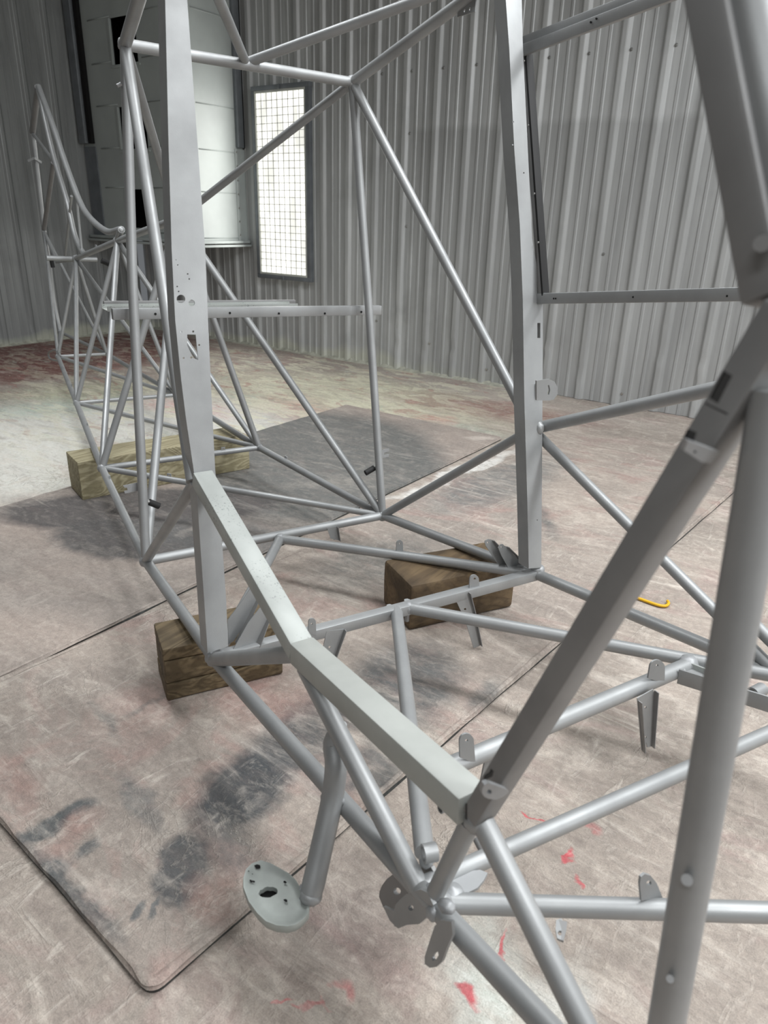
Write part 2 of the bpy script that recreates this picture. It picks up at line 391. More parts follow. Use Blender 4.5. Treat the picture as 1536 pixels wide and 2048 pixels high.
# steel wall sheet ---------------------------------------------------
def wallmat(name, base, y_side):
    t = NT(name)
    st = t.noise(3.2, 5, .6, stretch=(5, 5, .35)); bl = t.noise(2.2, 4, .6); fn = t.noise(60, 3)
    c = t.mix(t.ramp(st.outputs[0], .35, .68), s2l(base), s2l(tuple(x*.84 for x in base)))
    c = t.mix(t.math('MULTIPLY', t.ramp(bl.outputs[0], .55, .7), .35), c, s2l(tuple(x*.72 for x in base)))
    sep = t.n('ShaderNodeSeparateXYZ'); t.l(t.co, sep.inputs[0])
    zz = t.math('ADD', sep.outputs['Z'], t.math('MULTIPLY', t.math('SUBTRACT', bl.outputs[0], .5), .10))
    # overspray: creamy dust on the foot of the sheets
    foot = t.math('MULTIPLY', t.ramp(t.math('SUBTRACT', zz, t.math('MULTIPLY', t.ramp(bl.outputs[0], .35, .65), .12)), .03, -.03), t.ramp(sep.outputs['X'], -1.8, -3.0))
    c = t.mix(t.math('MULTIPLY', foot, .6), c, s2l((200, 202, 184)))
    # repainted dull band between the girt and the floor on the right
    band = t.math('MULTIPLY', t.ramp(zz, 1.46, 1.42), t.ramp(t.math('ADD', sep.outputs['X'], t.math('MULTIPLY', bl.outputs[0], .3)), -2.55, -2.5))
    if y_side: c = t.mix(t.math('MULTIPLY', band, .30), c, s2l((112, 112, 111)))
    h = t.math('ADD', t.math('MULTIPLY', bl.outputs[0], 1.0), t.math('MULTIPLY', fn.outputs[0], .05))
    t.bump(h, .35, .02)
    return t.out(c, t.math('ADD', t.ramp(st.outputs[0], .3, .7, .34, .46), t.math('MULTIPLY', band, .06)), .10)
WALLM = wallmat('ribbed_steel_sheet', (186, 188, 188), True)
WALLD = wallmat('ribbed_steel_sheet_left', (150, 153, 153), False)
WHITE = NT('white_enamel_panel'); _n = WHITE.noise(5, 4)
WHITE = WHITE.out(WHITE.mix(WHITE.ramp(_n.outputs[0], .3, .7), s2l((176, 183, 181)), s2l((166, 172, 171))), .45, 0)
CEILM = simple('ceiling_sheet', (160, 162, 162), .6)

# timber ---------------------------------------------------------------
def wood(name, a, b, dark, along, ring=55, knots=.5):
    t = NT(name)
    mp = t.n('ShaderNodeMapping'); sc = [1, 1, 1]; sc[along] = .07; mp.inputs['Scale'].default_value = sc; t.l(t.co, mp.inputs[0])
    n1 = t.noise(9, 3, .5, vec=mp.outputs[0], dist=1.2)
    wv = t.math('SINE', t.math('MULTIPLY', n1.outputs[0], ring)); n2 = t.noise(90, 4, .7, vec=mp.outputs[0]); n3 = t.noise(6, 3)
    c = t.mix(t.ramp(wv, -.6, .9), s2l(a), s2l(b)); c = t.mix(t.math('MULTIPLY', t.ramp(n2.outputs[0], .5, .7), .5), c, s2l(dark))
    c = t.mix(t.math('MULTIPLY', t.ramp(n3.outputs[0], .5, .68), knots), c, s2l(dark))
    t.bump(t.math('ADD', n2.outputs[0], t.math('MULTIPLY', wv, .2)), .5, .002)
    return t.out(c, .78, 0)
W_GREEN = wood('treated_pine', (142, 134, 106), (170, 162, 134), (92, 82, 60), 1, 85, .2)
W_OLD = wood('weathered_timber', (96, 82, 60), (124, 108, 82), (46, 38, 28), 1, 60, .6)
W_DARK = wood('oily_timber', (92, 76, 56), (108, 90, 66), (48, 38, 26), 1, 40, .7)
LAMPM = NT('lamp_diffuser'); LAMPM.b.inputs['Emission Strength'].default_value = 1.6; LAMPM.b.inputs['Emission Color'].default_value = (1, 1, .93, 1)
_n = LAMPM.noise(3, 2, stretch=(4, 4, 1)); LAMPM.l(LAMPM.ramp(_n.outputs[0], .4, .62, .72, 1.25), LAMPM.b.inputs['Emission Strength'])
LAMPM = LAMPM.out((.8, .8, .75, 1), .5, 0)

# ================================================================ the room
XL, YR_, XF, YN, ZC = -5.33, 4.041, 4.2, -2.6, 3.2
def struct(o): o['kind'] = 'structure'; return o
struct(box('floor', (XL-.05, YN, -.06), (XF, YR_+.05, 0), FLOORM))
struct(box('ceiling', (XL-.05, YN, ZC), (XF, YR_+.05, ZC+.05), CEILM))
struct(box('wall_near', (XL-.05, YN-.05, 0), (XF, YN, ZC), CEILM))
struct(box('wall_far_right', (XF, YN, 0), (XF+.05, YR_, ZC), CEILM))
PITCH = .2143
def rib_profile(p):
    """(offset along the sheet, height towards the room) over one pitch, starting at the major rib"""
    q = [(-.030, 0), (-.026, .002), (-.014, .0155), (-.009, .017), (.009, .017), (.014, .0155), (.026, .002), (.030, 0)]
    for c in (p*.36, p*.64):
        q += [(c-.0095, 0), (c-.0055, .0045), (c+.0055, .0045), (c+.0095, 0)]
    return q
def ribbed_wall(name, first, n_pitch, mk, mat, dents):
    """sheets of four ribs each, lapped on the rib; mk(s, h, z) -> world point"""
    wl = bpy.data.objects.new(name, None); C.objects.link(wl); wl['kind'] = 'structure'
    zs = [0, .03, .07, .11, .15, .19, .23, .27, .32, .38, .46, .6, .9, 1.3, 1.8, 2.4, ZC]
    for sheet in range(0, n_pitch, 4):
        V = []; F = []; prof = []
        for k in range(sheet, min(sheet+4, n_pitch)):
            prof += [(first+k*PITCH+a, h, k) for a, h in rib_profile(PITCH)]
        k = min(sheet+4, n_pitch); prof += [(first+k*PITCH+a, h+.001, k) for a, h in rib_profile(PITCH)[:8]] if k < n_pitch else []
        for z in zs:
            for s, h, kk in prof:
                dn = dents.get(kk)
                hh = h; ss = s
                if dn and h > .01 and dn[0] < z < dn[1]:
                    q_ = math.sin(PI*(z-dn[0])/(dn[1]-dn[0])); hh = h*(1-.45*q_*abs(math.sin(z*31+kk))); ss = s+.006*q_*math.sin(z*40)
                if h > .01: hh *= 1-.0*z
                ss += .0025*noise.noise(Vector((s*3, z*1.3, 1))); hh += .0022*noise.noise(Vector((s*4, z*2.1, 7)))+.001
                foot = .004*noise.noise(Vector((s*9, 0, 3))) if z == 0 else 0
                V.append(mk(ss, hh, z+(abs(foot)+.002 if z == 0 else 0)))
        m = len(prof)
        for i in range(len(zs)-1):
            for j in range(m-1): F.append((i*m+j, i*m+j+1, (i+1)*m+j+1, (i+1)*m+j))
        me = mesh_from(V, F); smooth_by_angle(me, .28)
        link('wall_sheet', me, mat, wl)
    return wl
wr = ribbed_wall('wall_right', -1.243-19*PITCH, 44, lambda s, h, z: (s, YR_-h, z), WALLM,
                 {12: (.05, .5), 13: (.1, .24), 14: (.08, .3), 16: (.15, .36), 17: (.2, .36), 18: (.1, .2), 20: (.25, .5), 21: (.1, .34), 22: (.15, .26), 23: (.3, .4)})
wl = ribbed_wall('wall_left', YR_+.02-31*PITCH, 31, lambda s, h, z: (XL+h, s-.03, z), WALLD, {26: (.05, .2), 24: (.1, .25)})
for f in list(wr.children): 
    f.data.flip_normals()
# screws
def screw_mesh():
    bm = bmesh.new(); bmesh.ops.create_cone(bm, cap_ends=True, segments=6, radius1=.0055, radius2=.005, depth=.005)
    m = bmesh.ops.create_cone(bm, cap_ends=True, segments=12, radius1=.008, radius2=.0075, depth=.002); 
    for v in m['verts']: v.co.z -= .003
    me = bpy.data.meshes.new('screw'); bm.to_mesh(me); bm.free(); me.materials.append(CHROME); return me
SC = screw_mesh()
def screw(parent, p, rx):
    o = bpy.data.objects.new('screw', SC); C.objects.link(o); o.location = p; o.rotation_euler = rx; o.parent = parent
for k in range(6, 26):
    x = -1.243+(k-19)*PITCH+.037
    screw(wr, (x, YR_-.006, 1.744), (PI/2, 0, 0))
for k, z in ((10, 1.5), (11, .30), (12, 1.42), (13, .2), (15, .09), (16, .1), (17, .08), (19, .07), (20, .07), (22, .06), (12, .9), (18, .8), (21, 1.05)):
    screw(wr, (-1.243+(k-19)*PITCH+.037, YR_-.006, z), (PI/2, 0, 0))
# creamy crust of overspray along the foot of both walls
def crust(name, a, b, n, mat):
    V = []; F = []; a, b = Vector(a), Vector(b); d = (b-a).normalized(); nn = Vector((d.y, -d.x, 0))
    if nn.dot(Vector((0, 1, 0))-a) < 0: nn = -nn
    for i in range(n+1):
        p = a.lerp(b, i/n); h = .016+.013*noise.noise(Vector((i*.31, 2, 0))); wd = .022+.016*noise.noise(Vector((i*.17, 5, 0)))
        for q, z in ((0, h), (wd*.35, h*.75), (wd*.8, h*.3), (wd+.01, 0)): V.append(p+nn*q+Vector((0, 0, z)))
    for i in range(n):
        for j in range(3): F.append((i*4+j, i*4+j+1, i*4+j+5, i*4+j+4))
    return struct(link(name, mesh_from(V, F, True), mat))
CRUST = simple('overspray_crust', (186, 186, 172), .85, 0, .25, 25)
crust('crust_right', (XL+.03, YR_-.0, 0), (-1.6, YR_-.0, 0), 240, CRUST)
crust('crust_left', (XL+.0, YN, 0), (XL+.0, YR_, 0), 380, CRUST)

# ================================================================ floor mats
def mat_slab(name, x0, x1, y0, y1, th, m, label, jit=0.003, turn=0.0):
    t = empty(name, ((x0+x1)/2, (y0+y1)/2, 0), label, 'floor mat')
    nx, ny = 40, 90; r = .02
    ring = []; ez = lambda q: .5-.5*math.cos(PI*q)
    for i in range(nx): ring.append((x0+(x1-x0)*ez(i/nx), y0))
    for i in range(ny): ring.append((x1, y0+(y1-y0)*ez(i/ny)))
    for i in range(nx): ring.append((x1-(x1-x0)*ez(i/nx), y1))
    for i in range(ny): ring.append((x0, y1-(y1-y0)*ez(i/ny)))
    V = []; n = len(ring); cx, cy = (x0+x1)/2, (y0+y1)/2
    def rim(off, z, sh):
        for i, (x, y) in enumerate(ring):
            dx = min(max(x, x0+r), x1-r); dy = min(max(y, y0+r), y1-r)
            v = Vector((x-dx, y-dy)); 
            if abs(v.x) > 1e-6 and abs(v.y) > 1e-6: v = v.normalized()*r
            ox = -1 if x < x0+r else (1 if x > x1-r else 0); oy = -1 if y < y0+r else (1 if y > y1-r else 0)
            j = jit*noise.noise(Vector((x*9, y*9, sh)))
            V.append((dx+v.x+ox*(off+j), dy+v.y+oy*(off+j), z+jit*.35*noise.noise(Vector((x*7, y*7, 9)))*(z > 0)))
    rim(0, 0.0005, 1); rim(.001, th*.5, 2); rim(-.003, th, 3)
    F = []
    for k in range(2):
        for i in range(n): F.append((k*n+i, k*n+(i+1) % n, (k+1)*n+(i+1) % n, (k+1)*n+i))
    F.append(tuple(range(2*n, 3*n)))
    me = mesh_from(V, F); o = link('mat_sheet', me, m, t); me.materials.append(MATEDGE)
    for p in me.polygons:
        if len(p.vertices) == 4 and p.index < n: p.material_index = 1
    # dust lip along the rim
    V = []; F = []
    for i, (x, y) in enumerate(ring):
        ox = -1 if x <= x0+1e-6 else (1 if x >= x1-1e-6 else 0); oy = -1 if y <= y0+1e-6 else (1 if y >= y1-1e-6 else 0)
        k = max(0, noise.noise(Vector((x*14, y*14, 4))))*.007+.0045
        s = Vector((ox, oy, 0))
        if s.length: s.normalize()
        dx = min(max(x, x0+r), x1-r); dy = min(max(y, y0+r), y1-r); v = Vector((x-dx, y-dy, 0))
        if v.length: s = v.normalized()
        c = Vector((dx, dy, 0))+s*(r-.007)
        V += [c+s*(k), c+Vector((0, 0, k*.55)), c-s*(k)]
        for q in (-3, -2, -1): V[q] = V[q]+Vector((0, 0, th+.0003))
    for i in range(n):
        j = (i+1) % n
        F += [(i*3, j*3, j*3+1, i*3+1), (i*3+1, j*3+1, j*3+2, i*3+2)]
    link('edge_lip', mesh_from(V, F, True), m, t)
    if turn:
        rot = Matrix.Translation((x1, y0, 0)) @ Matrix.Rotation(turn, 4, 'Z') @ Matrix.Translation((-x1, -y0, 0))
        for c in t.children: c.data.transform(rot)
    return t
mat_slab('floor_mat', -1.425, -.592, .349, 2.96, .014, MATN, 'dusty beige floor mat with dark scuffs under the front half of the frame', turn=-.080)
mat_slab('floor_mat', -2.35, -1.415, .33, 2.99, .011, MATF, 'dark grey floor mat lying under the rear half of the frame, behind the beige one')

# ================================================================ timber blocks
def block_from(name, label, bl, br, topz, depth, mat, boards=None, group=None, roundness=.004, z0=.0145):
    A = at_z(*bl, z0); B = at_z(*br, z0); d = (B-A); L = d.length; d.normalize(); nrm = Vector((-d.y, d.x, 0))
    if nrm.dot(A-Vector((0, 0, 0))) < 0: nrm = -nrm
    def cuboid(nm, zlo, zhi, parent, e=0.0):
        P = [A+d*(e)+nrm*e, B-d*e*0+nrm*e, B+nrm*depth, A+d*e+nrm*depth]
        V = [Vector((p.x, p.y, z)) for z in (zlo, zhi) for p in P]
        F = [(3, 2, 1, 0), (4, 5, 6, 7), (0, 1, 5, 4), (1, 2, 6, 5), (2, 3, 7, 6), (3, 0, 4, 7)]
        me = mesh_from(V, F)
        bm = bmesh.new(); bm.from_mesh(me); bmesh.ops.recalc_face_normals(bm, faces=bm.faces)
        bmesh.ops.subdivide_edges(bm, edges=list(bm.edges), cuts=5, use_grid_fill=True)
        for v in bm.verts: v.co += Vector(noise.noise_vector(v.co*12))*.0016
        bm.to_mesh(me); bm.free(); bevel_me(me, roundness, 2, .9)
        return link(nm, me, mat, parent)
    if boards:
        t = empty(name, (A+B)/2, label, 'wood block', group)
        for i, (z0, z1) in enumerate(boards): cuboid('board', z0+.0008, z1-.0008, t, .001*(i % 2))
        return t
    t = empty(name, (A+B)/2, label, 'wood block', group)
    cuboid('timber', z0, topz, t)
    return t
H1 = .140
b1 = block_from('wood_block', 'brown weathered wood block of three stacked boards under the near post of the frame', (335, 1403), (567, 1348), H1, .115, W_OLD, [(.0145, .056), (.056, .110), (.110, H1)])
b2 = block_from('wood_block', 'dark rounded wood block under the far right post of the frame', (818, 1262), (1025, 1214), H1, .155, W_DARK, None, roundness=.009)
b3 = block_from('wood_block', 'long pale treated wood block propping the rear of the frame', (165, 1000), (500, 937), .149, .150, W_GREEN, None, roundness=.003, z0=.0115)

# ================================================================ duct box in the corner
db = empty('exhaust_duct', (-4.7, 3.8, .76), 'white panelled duct cabinet hanging in the room corner with three black openings', 'duct')
DX, DY = -4.11, 3.58
DB0, DB1 = .755, ZC-.02
# left face (towards the camera's left) is made of a frame of panels round the openings
panels_z = [.755, .80, 1.095, 1.355, 1.625, 1.885, 2.145, 2.405, 2.70, DB1]
openings = [(-4.865, -4.58, .825, 1.085), (-4.865, -4.575, 1.345, 1.610), (-4.865, -4.60, 1.865, 2.135)]
outl = rect(XL+.02, DB0, DX, DB1)
plate('side_panel', (0, DY, 0), (1, 0, 0), (0, 0, 1), outl, [rect(*o[:1], o[2], o[1], o[3]) for o in openings], .004, WHITE, db)
plate('front_panel', (DX, 0, 0), (0, 1, 0), (0, 0, 1), rect(DY, DB0, YR_-.02, DB1), [], .004, WHITE, db)
box('inner_back', (XL+.03, DY+.34, DB0), (DX-.02, DY+.345, DB1), BLACK, db)
box('inner_side', (DX-.35, DY+.004, DB0+.01), (DX-.345, DY+.34, DB1), BLACK, db)
for z in panels_z[1:-1]:      # folded seams between the sheets
    V, F = tube_data([(XL+.22, DY-.004, z), (-4.87, DY-.004, z+.002)], .004, 6); link('seam', mesh_from(V, F, True), WHITE, db)
    V, F = tube_data([(-4.56, DY-.004, z), (DX-.06, DY-.004, z+.004)], .003, 6); link('seam', mesh_from(V, F, True), WHITE, db)
    V, F = tube_data([(DX+.003, DY+.04, z-.02), (DX+.003, YR_-.06, z-.02)], .0035, 6); link('seam', mesh_from(V, F, True), WHITE, db)
for o in openings:
    box('opening_trim', (o[0]-.018, DY-.009, o[2]), (o[0]-.004, DY+.01, o[3]), WHITE, db)
    box('opening_trim', (o[0]-.018, DY-.009, o[2]-.02), (o[1]+.02, DY+.01, o[2]-.008), WHITE, db)
for (lo, hi) in (((XL+.02, DY-.05, DB0-.012), (DX+.03, DY+.0, DB0+.006)), ((XL+.02, DY-.07, DB0-.035), (DX+.045, DY+.0, DB0-.02)),
                 ((DX+.0, DY-.02, DB0-.012), (DX+.035, YR_-.01, DB0+.006)), ((DX+.0, DY-.02, DB0-.035), (DX+.05, YR_-.01, DB0-.02))):
    box('bottom_ledge', lo, hi, WHITE, db, .002)
box('flange', (DX+.002, YR_-.10, DB0), (DX+.008, YR_-.003, 1.36), WHITE, db)
box('flange', (XL+.022, DY-.012, DB0), (XL+.16, DY-.003, 1.37), GALV, db)
box('edge_channel', (DX+.002, YR_-.085, 1.37), (DX+.03, YR_-.03, DB1), GALV, db, .003)
box('edge_channel', (DX+.002, YR_-.028, 1.37), (DX+.012, YR_-.003, DB1), RUBBER, db)
box('edge_channel', (XL+.022, DY-.05, 1.39), (XL+.10, DY-.003, DB1), GALV, db, .003)
box('edge_channel', (XL+.11, DY-.03, 1.39), (XL+.15, DY-.003, DB1), BLACK, db)
for z in [.80+.09*i for i in range(7)]:
    o = bpy.data.objects.new('rivet', SC); C.objects.link(o); o.location = Vector((DX+.010, YR_-.085, z))-db.location; o.rotation_euler = (0, PI/2, 0); o.parent = db
# ================================================================ wall light fixture
LX0, LX1, LZ0, LZ1 = -3.975, -3.457, .512, 1.735
fx = empty('wall_light', ((LX0+LX1)/2, YR_, LZ0), 'tall wall light with wire guard beside the white duct cabinet', 'light fixture')
yw = YR_-.024
box('housing', (LX0, yw-.03, LZ0), (LX1, yw+.004, LZ0+.028), GALV, fx, .002); box('housing', (LX0, yw-.03, LZ1-.028), (LX1, yw+.004, LZ1), GALV, fx, .002)
box('housing', (LX0, yw-.03, LZ0+.028), (LX0+.026, yw+.004, LZ1-.028), GALV, fx, .002); box('housing', (LX1-.034, yw-.03, LZ0+.028), (LX1, yw+.004, LZ1-.028), GALV, fx, .002)
box('diffuser', (LX0+.026, yw-.008, LZ0+.028), (LX1-.034, yw-.004, LZ1-.028), LAMPM, fx)
FRAMEW = simple('fixture_rim', (196, 198, 192), .5)
for lo, hi in (((LX0+.026, yw-.028, LZ0+.028), (LX1-.034, yw-.012, LZ0+.042)), ((LX0+.026, yw-.028, LZ1-.042), (LX1-.034, yw-.012, LZ1-.028)),
               ((LX0+.026, yw-.028, LZ0+.042), (LX0+.034, yw-.012, LZ1-.042)), ((LX1-.048, yw-.028, LZ0+.042), (LX1-.034, yw-.012, LZ1-.042))):
    box('guard_rim', lo, hi, FRAMEW, fx, .002)
bm_v = []; bm_f = []
def addt(a, b, r):
    V, F = tube_data([a, b], r, 5); o = len(bm_v); bm_v.extend(V); bm_f.extend([tuple(i+o for i in f) for f in F])
for i in range(1, 9): x = LX0+.034+(LX1-.082-LX0)*i/9; addt((x, yw-.018, LZ0+.04), (x, yw-.018, LZ1-.04), .0019)
for i in range(1, 25): z = LZ0+.042+(LZ1-LZ0-.084)*i/25; addt((LX0+.03, yw-.02, z), (LX1-.04, yw-.02, z), .0016)
g = link('wire_guard', mesh_from(bm_v, bm_f), simple('guard_wire', (96, 98, 92), .6), fx); g['kind'] = 'stuff'
for z in (LZ0+.012, LZ1-.014): box('latch', ((LX0+LX1)/2-.008, yw-.04, z-.014), ((LX0+LX1)/2+.008, yw-.03, z+.014), GALV, fx, .002)
lamp = area('wall_lamp', ((LX0+LX1)/2, yw-.05, 1.12), (.4, 1.1), 9, (PI/2, 0, PI))

# ================================================================ THE AIRFRAME
N = {k: Vector(v) for k, v in {
    'BL': (-0.9194, 0.7700, 0.1680), 'BR': (-0.5823, 1.4875, 0.1680),
    'S2L': tuple(at_z(292, 1122, .132)), 'S2R': tuple(at_z(765, 1031, .132)),
    'S2pL': (-2.0475, 1.3021, 0.1630), 'S2pR': (-1.8167, 1.7966, 0.1630),
    'S3L': (-2.7607, 1.6766, 0.1950), 'S3R': (-2.5696, 2.0449, 0.1950),
    'S4L': (-3.5654, 2.0976, 0.2320), 'S4R': (-3.4507, 2.3107, 0.2320),
    'TL': (-1.5444, 1.1697, 1.2911), 'TR': (-1.3334, 1.7119, 1.2793),
    'PL': (-0.9677, 0.7971, 0.5108), 'PR': (-0.6715, 1.5651, 0.4972),
    'M': (-3.4814, 2.2200, 0.7169), 'K': (-2.7044, 1.9211, 0.8335), 'J': (-1.9898, 1.6460, 0.9310),
    'TP': (-4.1091, 2.4527, 0.2621), 'N': (-4.2255, 2.5114, 0.8187), 'fin': (-3.9171, 2.4089, 1.5242), 'fin2': (-4.2209, 2.5223, 1.3379),
    'V': tuple(at_z(560, 1078, .132)), 'TC': (-1.4489, 1.4418, 1.2906),
    'WL': (-1.079, .931, 1.414), 'WR': (-.828, 1.577, 1.431)}.items()}
N['GL'] = at_u(838, 1776, -.40); N['GR'] = at_u(1560, 1353, .41)
N['PR'] = at_u(1064, 858, .405)
air = empty('airplane_frame', FO-Vector((0, 0, .14)), 'grey primed welded steel tube airplane frame resting on wood blocks', 'airplane frame')
P = PRIMER
def T(name, a, b, r, mat=P, **k):
    a = N[a] if isinstance(a, str) else Vector(a); b = N[b] if isinstance(b, str) else Vector(b)
    return tube(name, [a, b], r, mat, air, **k)
GN = (N['BR']-N['BL']).cross(N['GL']-N['BL']).normalized()
def at_b(x, y): return at_plane(x, y, N['BL'], GN)      # the cabin floor plane
R1, R2, R3 = .0125, .0105, .0085
# longerons
for s in 'LR':
    T('longeron', 'B'+s, 'S2'+s, .0125); T('longeron', 'S2'+s, 'S2p'+s, .0115); T('longeron', 'S2p'+s, 'S3'+s, .0115); T('longeron', 'S3'+s, 'S4'+s, .0105); T('longeron', 'S4'+s, 'TP', .0095)
T('longeron', 'BL', 'GL', .0130); T('longeron', 'BR', 'GR', .0130)
T('longeron', 'J', 'K', .0125); T('longeron', 'K', 'M', .0125)
# cross tubes of the bottom
T('cross_tube', 'S2L', 'S2R', .0125); T('cross_tube', 'S2pL', 'S2pR', .0098); T('cross_tube', 'S3L', 'S3R', .0085); T('cross_tube', 'S4L', 'S4R', .0085)
beam('cross_bar', N['BL'], N['BR'], (0, 0, 1), .024, .024, P, air, .002)
T('diagonal_tube', 'S2pL', 'S2R', .0098); T('diagonal_tube', 'S3L', 'S2pR', .0090); T('diagonal_tube', 'S4L', 'S3R', .0090)
T('diagonal_tube', 'V', 'BL', .0125); T('diagonal_tube', 'V', 'BR', .0125)
# side uprights and diagonals of the tail cone
for s in 'LR':
    T('upright_tube', 'K', 'S2p'+s, .0105); T('diagonal_tube', 'K', 'S3'+s, .0095)
    T('upright_tube', 'M', 'S3'+s, .0100); T('diagonal_tube', 'M', 'S4'+s, .0085)
    T('diagonal_tube', 'J', 'S2p'+s, .0115)
    T('diagonal_tube', 'J', 'S2'+s, .0115); T('upper_tube', 'J', 'T'+s, .0115)
T('diagonal_tube', 'N', 'S4L', .008); T('diagonal_tube', 'N', 'S4R', .008)
# tall frame behind the cabin
T('cross_tube', 'TL', 'TR', .0125)
T('upper_tube', 'TL', 'WL', .0135); T('upper_tube', 'TR', 'WR', .0135); T('upper_tube', 'TC', 'WL', .0110); T('upper_tube', 'TC', 'WR', .0110)
tube('upright_tube', [N['TR'], at_v(738, 620, .66), N['S2R']], .0115, P, air)
tube('upright_tube', [N['TL'], at_v(265, 560, .68), N['S2L']], .0116, P, air)
T('diagonal_tube', 'TL', N['PL']+FU*-.006, .0118); T('diagonal_tube', 'TR', 'PR', .0120)
T('diagonal_tube', 'PL', 'S2L', .0115); T('diagonal_tube', 'PR', 'S2R', .0115)
# right cabin side
ER = fr(.41, -.895, .716)
T('diagonal_tube', 'PR', at_u(1600, 740, .41), .0135)
T('diagonal_tube', 'PR', 'GR', .0115)
T('diagonal_tube', at_u(1500, 1240, .415), at_u(1640, 1380, .415), .0115)
# tail post, fin
tube('tail_post', spline([N['TP'], at_u(107, 600, 0), at_u(97, 517, 0), N['N'], at_u(79, 380, 0), at_u(66, 268, 0)], 3), .0125, P, air)
tube('rudder_post', [at_u(65, 264, 0), at_u(76, 174, 0)], .0165, PRIMER_SHADE, air)
tube('fin_edge_tube', spline([at_u(*q, 0) for q in ((77, 173), (108, 258), (128, 319), (158, 400), (180, 436), (214, 463), (243, 459))], 6), .0135, P, air)
tube('fin_edge_tube', spline([at_u(*q, 0) for q in ((76, 176), (104, 301), (133, 400), (147, 462), (158, 492), (167, 507))], 6), .0125, P, air)
tube('fin_post', [at_u(241, 462, 0), N['K']], .0130, P, air); weld(at_u(242, 460, 0), .0140, air, P)
tube('fin_rib', [at_u(64, 265, 0), at_u(107, 322, 0)], .0085, P, air)
tube('fin_rib', [at_u(107, 325, 0), at_u(88, 458, 0)], .0125, PRIMER_SHADE, air)
tube('fin_rib', [at_u(143, 392, 0), at_u(130, 512, 0)], .0065, P, air)
tube('fin_rib', [at_u(153, 400, 0), at_u(164, 506, 0)], .0060, P, air)
tube('fin_rib', [N['N'], at_u(113, 524, 0), at_u(150, 520, 0)], .0075, P, air)
tube('stabilizer_tube', [at_v(93, 516, 2.94), at_v(151, 518, 2.94)], .0125, P, air, inner=.010)
tube('stabilizer_tube', [at_v(151, 518, 2.94), at_v(194, 519, 2.94)], .0115, P, air, inner=.009)
tube('tail_loop', spline([at_u(120, 708, -.13), at_u(110, 700, -.13), at_u(97, 706, -.13), at_u(101, 718, -.13), at_u(118, 722, -.13)], 5), .0045, P, air, seg=8)
beam('hinge_bracket', at_v(56, 322, 3.70), at_v(69, 316, 3.68), (0, 0, 1), .012, .003, P, air, 0); beam('hinge_bracket', at_v(69, 316, 3.68), at_v(83, 325, 3.70), (0, 0, 1), .012, .003, P, air, 0)
# welds at the joints
for k, r in (('S2L', .0165), ('S2R', .0165), ('S2pL', .015), ('S2pR', .0145), ('S3L', .0135), ('S3R', .0135), ('S4L', .0135), ('S4R', .0125), ('TL', .016), ('TR', .017), ('M', .018), ('K', .0175), ('V', .0155), ('TC', .015), ('TP', .015), ('N', .014), ('J', .017), ('WL', .018), ('WR', .018)):
    weld(N[k], r, air, WELD)
# ---- rectangular posts at the cabin rear
def box_post(name, pxs, plane, width_pts, depth, hole_list):
    pass
# left post: folded sheet with the wide face forward; face outline measured on the plane v = .0 .. leaning aft
LPN = (FU.cross(N['WL']+FU*.06-N['BL'])).normalized()
LP0 = N['BL']-FV*.020
def at_lp(x, y): return at_plane(x, y, LP0, LPN)
out_l = [(326, -60), (370, -60), (374, 0), (392, 250), (410, 500), (415, 620), (421, 760), (430, 940), (436, 1000), (445, 1100), (452, 1200), (456, 1292), (415, 1306), (408, 1200), (401, 1100), (394, 1000), (387, 940), (372, 840), (362, 760), (350, 640), (343, 500), (337, 300), (330, 0)]
def pc(x, y, r, n=16): return [(x+r*math.cos(2*PI*i/n), y+r*math.sin(2*PI*i/n)) for i in range(n)]
holes_l = [pc(361.5, 598, 8.6), pc(383, 606, 6.4, 12), pc(375, 548, 1.6, 8), pc(378, 558, 1.6, 8), pc(354, 573, 1.5, 8), pc(357, 583, 1.5, 8), pc(351, 520, 1.3, 8), pc(355, 530, 1.3, 8),
           [(374, 669), (391, 669), (394, 700), (396, 720), (386, 716), (374, 690)], pc(362, 664, 1.8, 8), pc(386, 663, 2.2, 8), pc(398, 690, 2.0, 8), pc(367, 716, 1.8, 8), pc(382, 715, 2.2, 8)]
px_plate('door_post', out_l, holes_l, at_lp, .002, PRIMER, air)
def strip(name, pts, plane, off, th, mat):
    """flange running back from an edge of the post"""
    A = [plane(*q) for q in pts]; V = []; F = []
    tn = (plane(pts[0][0]+5, pts[0][1])-plane(*pts[0])).normalized()*th
    for a in A: V += [a, a+off, a+off+tn, a+tn]
    for i in range(len(A)-1):
        b = i*4
        for j in range(4): F.append((b+j, b+(j+1) % 4, b+4+(j+1) % 4, b+4+j))
    F += [(3, 2, 1, 0), tuple(len(V)-4+q for q in range(4))]
    me = mesh_from(V, F)
    bm = bmesh.new(); bm.from_mesh(me); bmesh.ops.recalc_face_normals(bm, faces=bm.faces); bm.to_mesh(me); bm.free()
    smooth_by_angle(me, .5)
    return link(name, me, mat, air)
left_edge = [(326, -60), (330, 0), (337, 300), (343, 500), (350, 640), (362, 760), (372, 840), (387, 940), (394, 1000), (401, 1100), (408, 1200), (415, 1306)]
right_edge = [(370, -60), (374, 0), (392, 250), (410, 500), (415, 620), (421, 760), (430, 940), (436, 1000), (445, 1100), (452, 1200), (456, 1292)]
strip('post_flange', left_edge, at_lp, FV*.036, .002, PRIMER)
strip('post_flange', right_edge, at_lp, FV*.036, -.002, PRIMER)
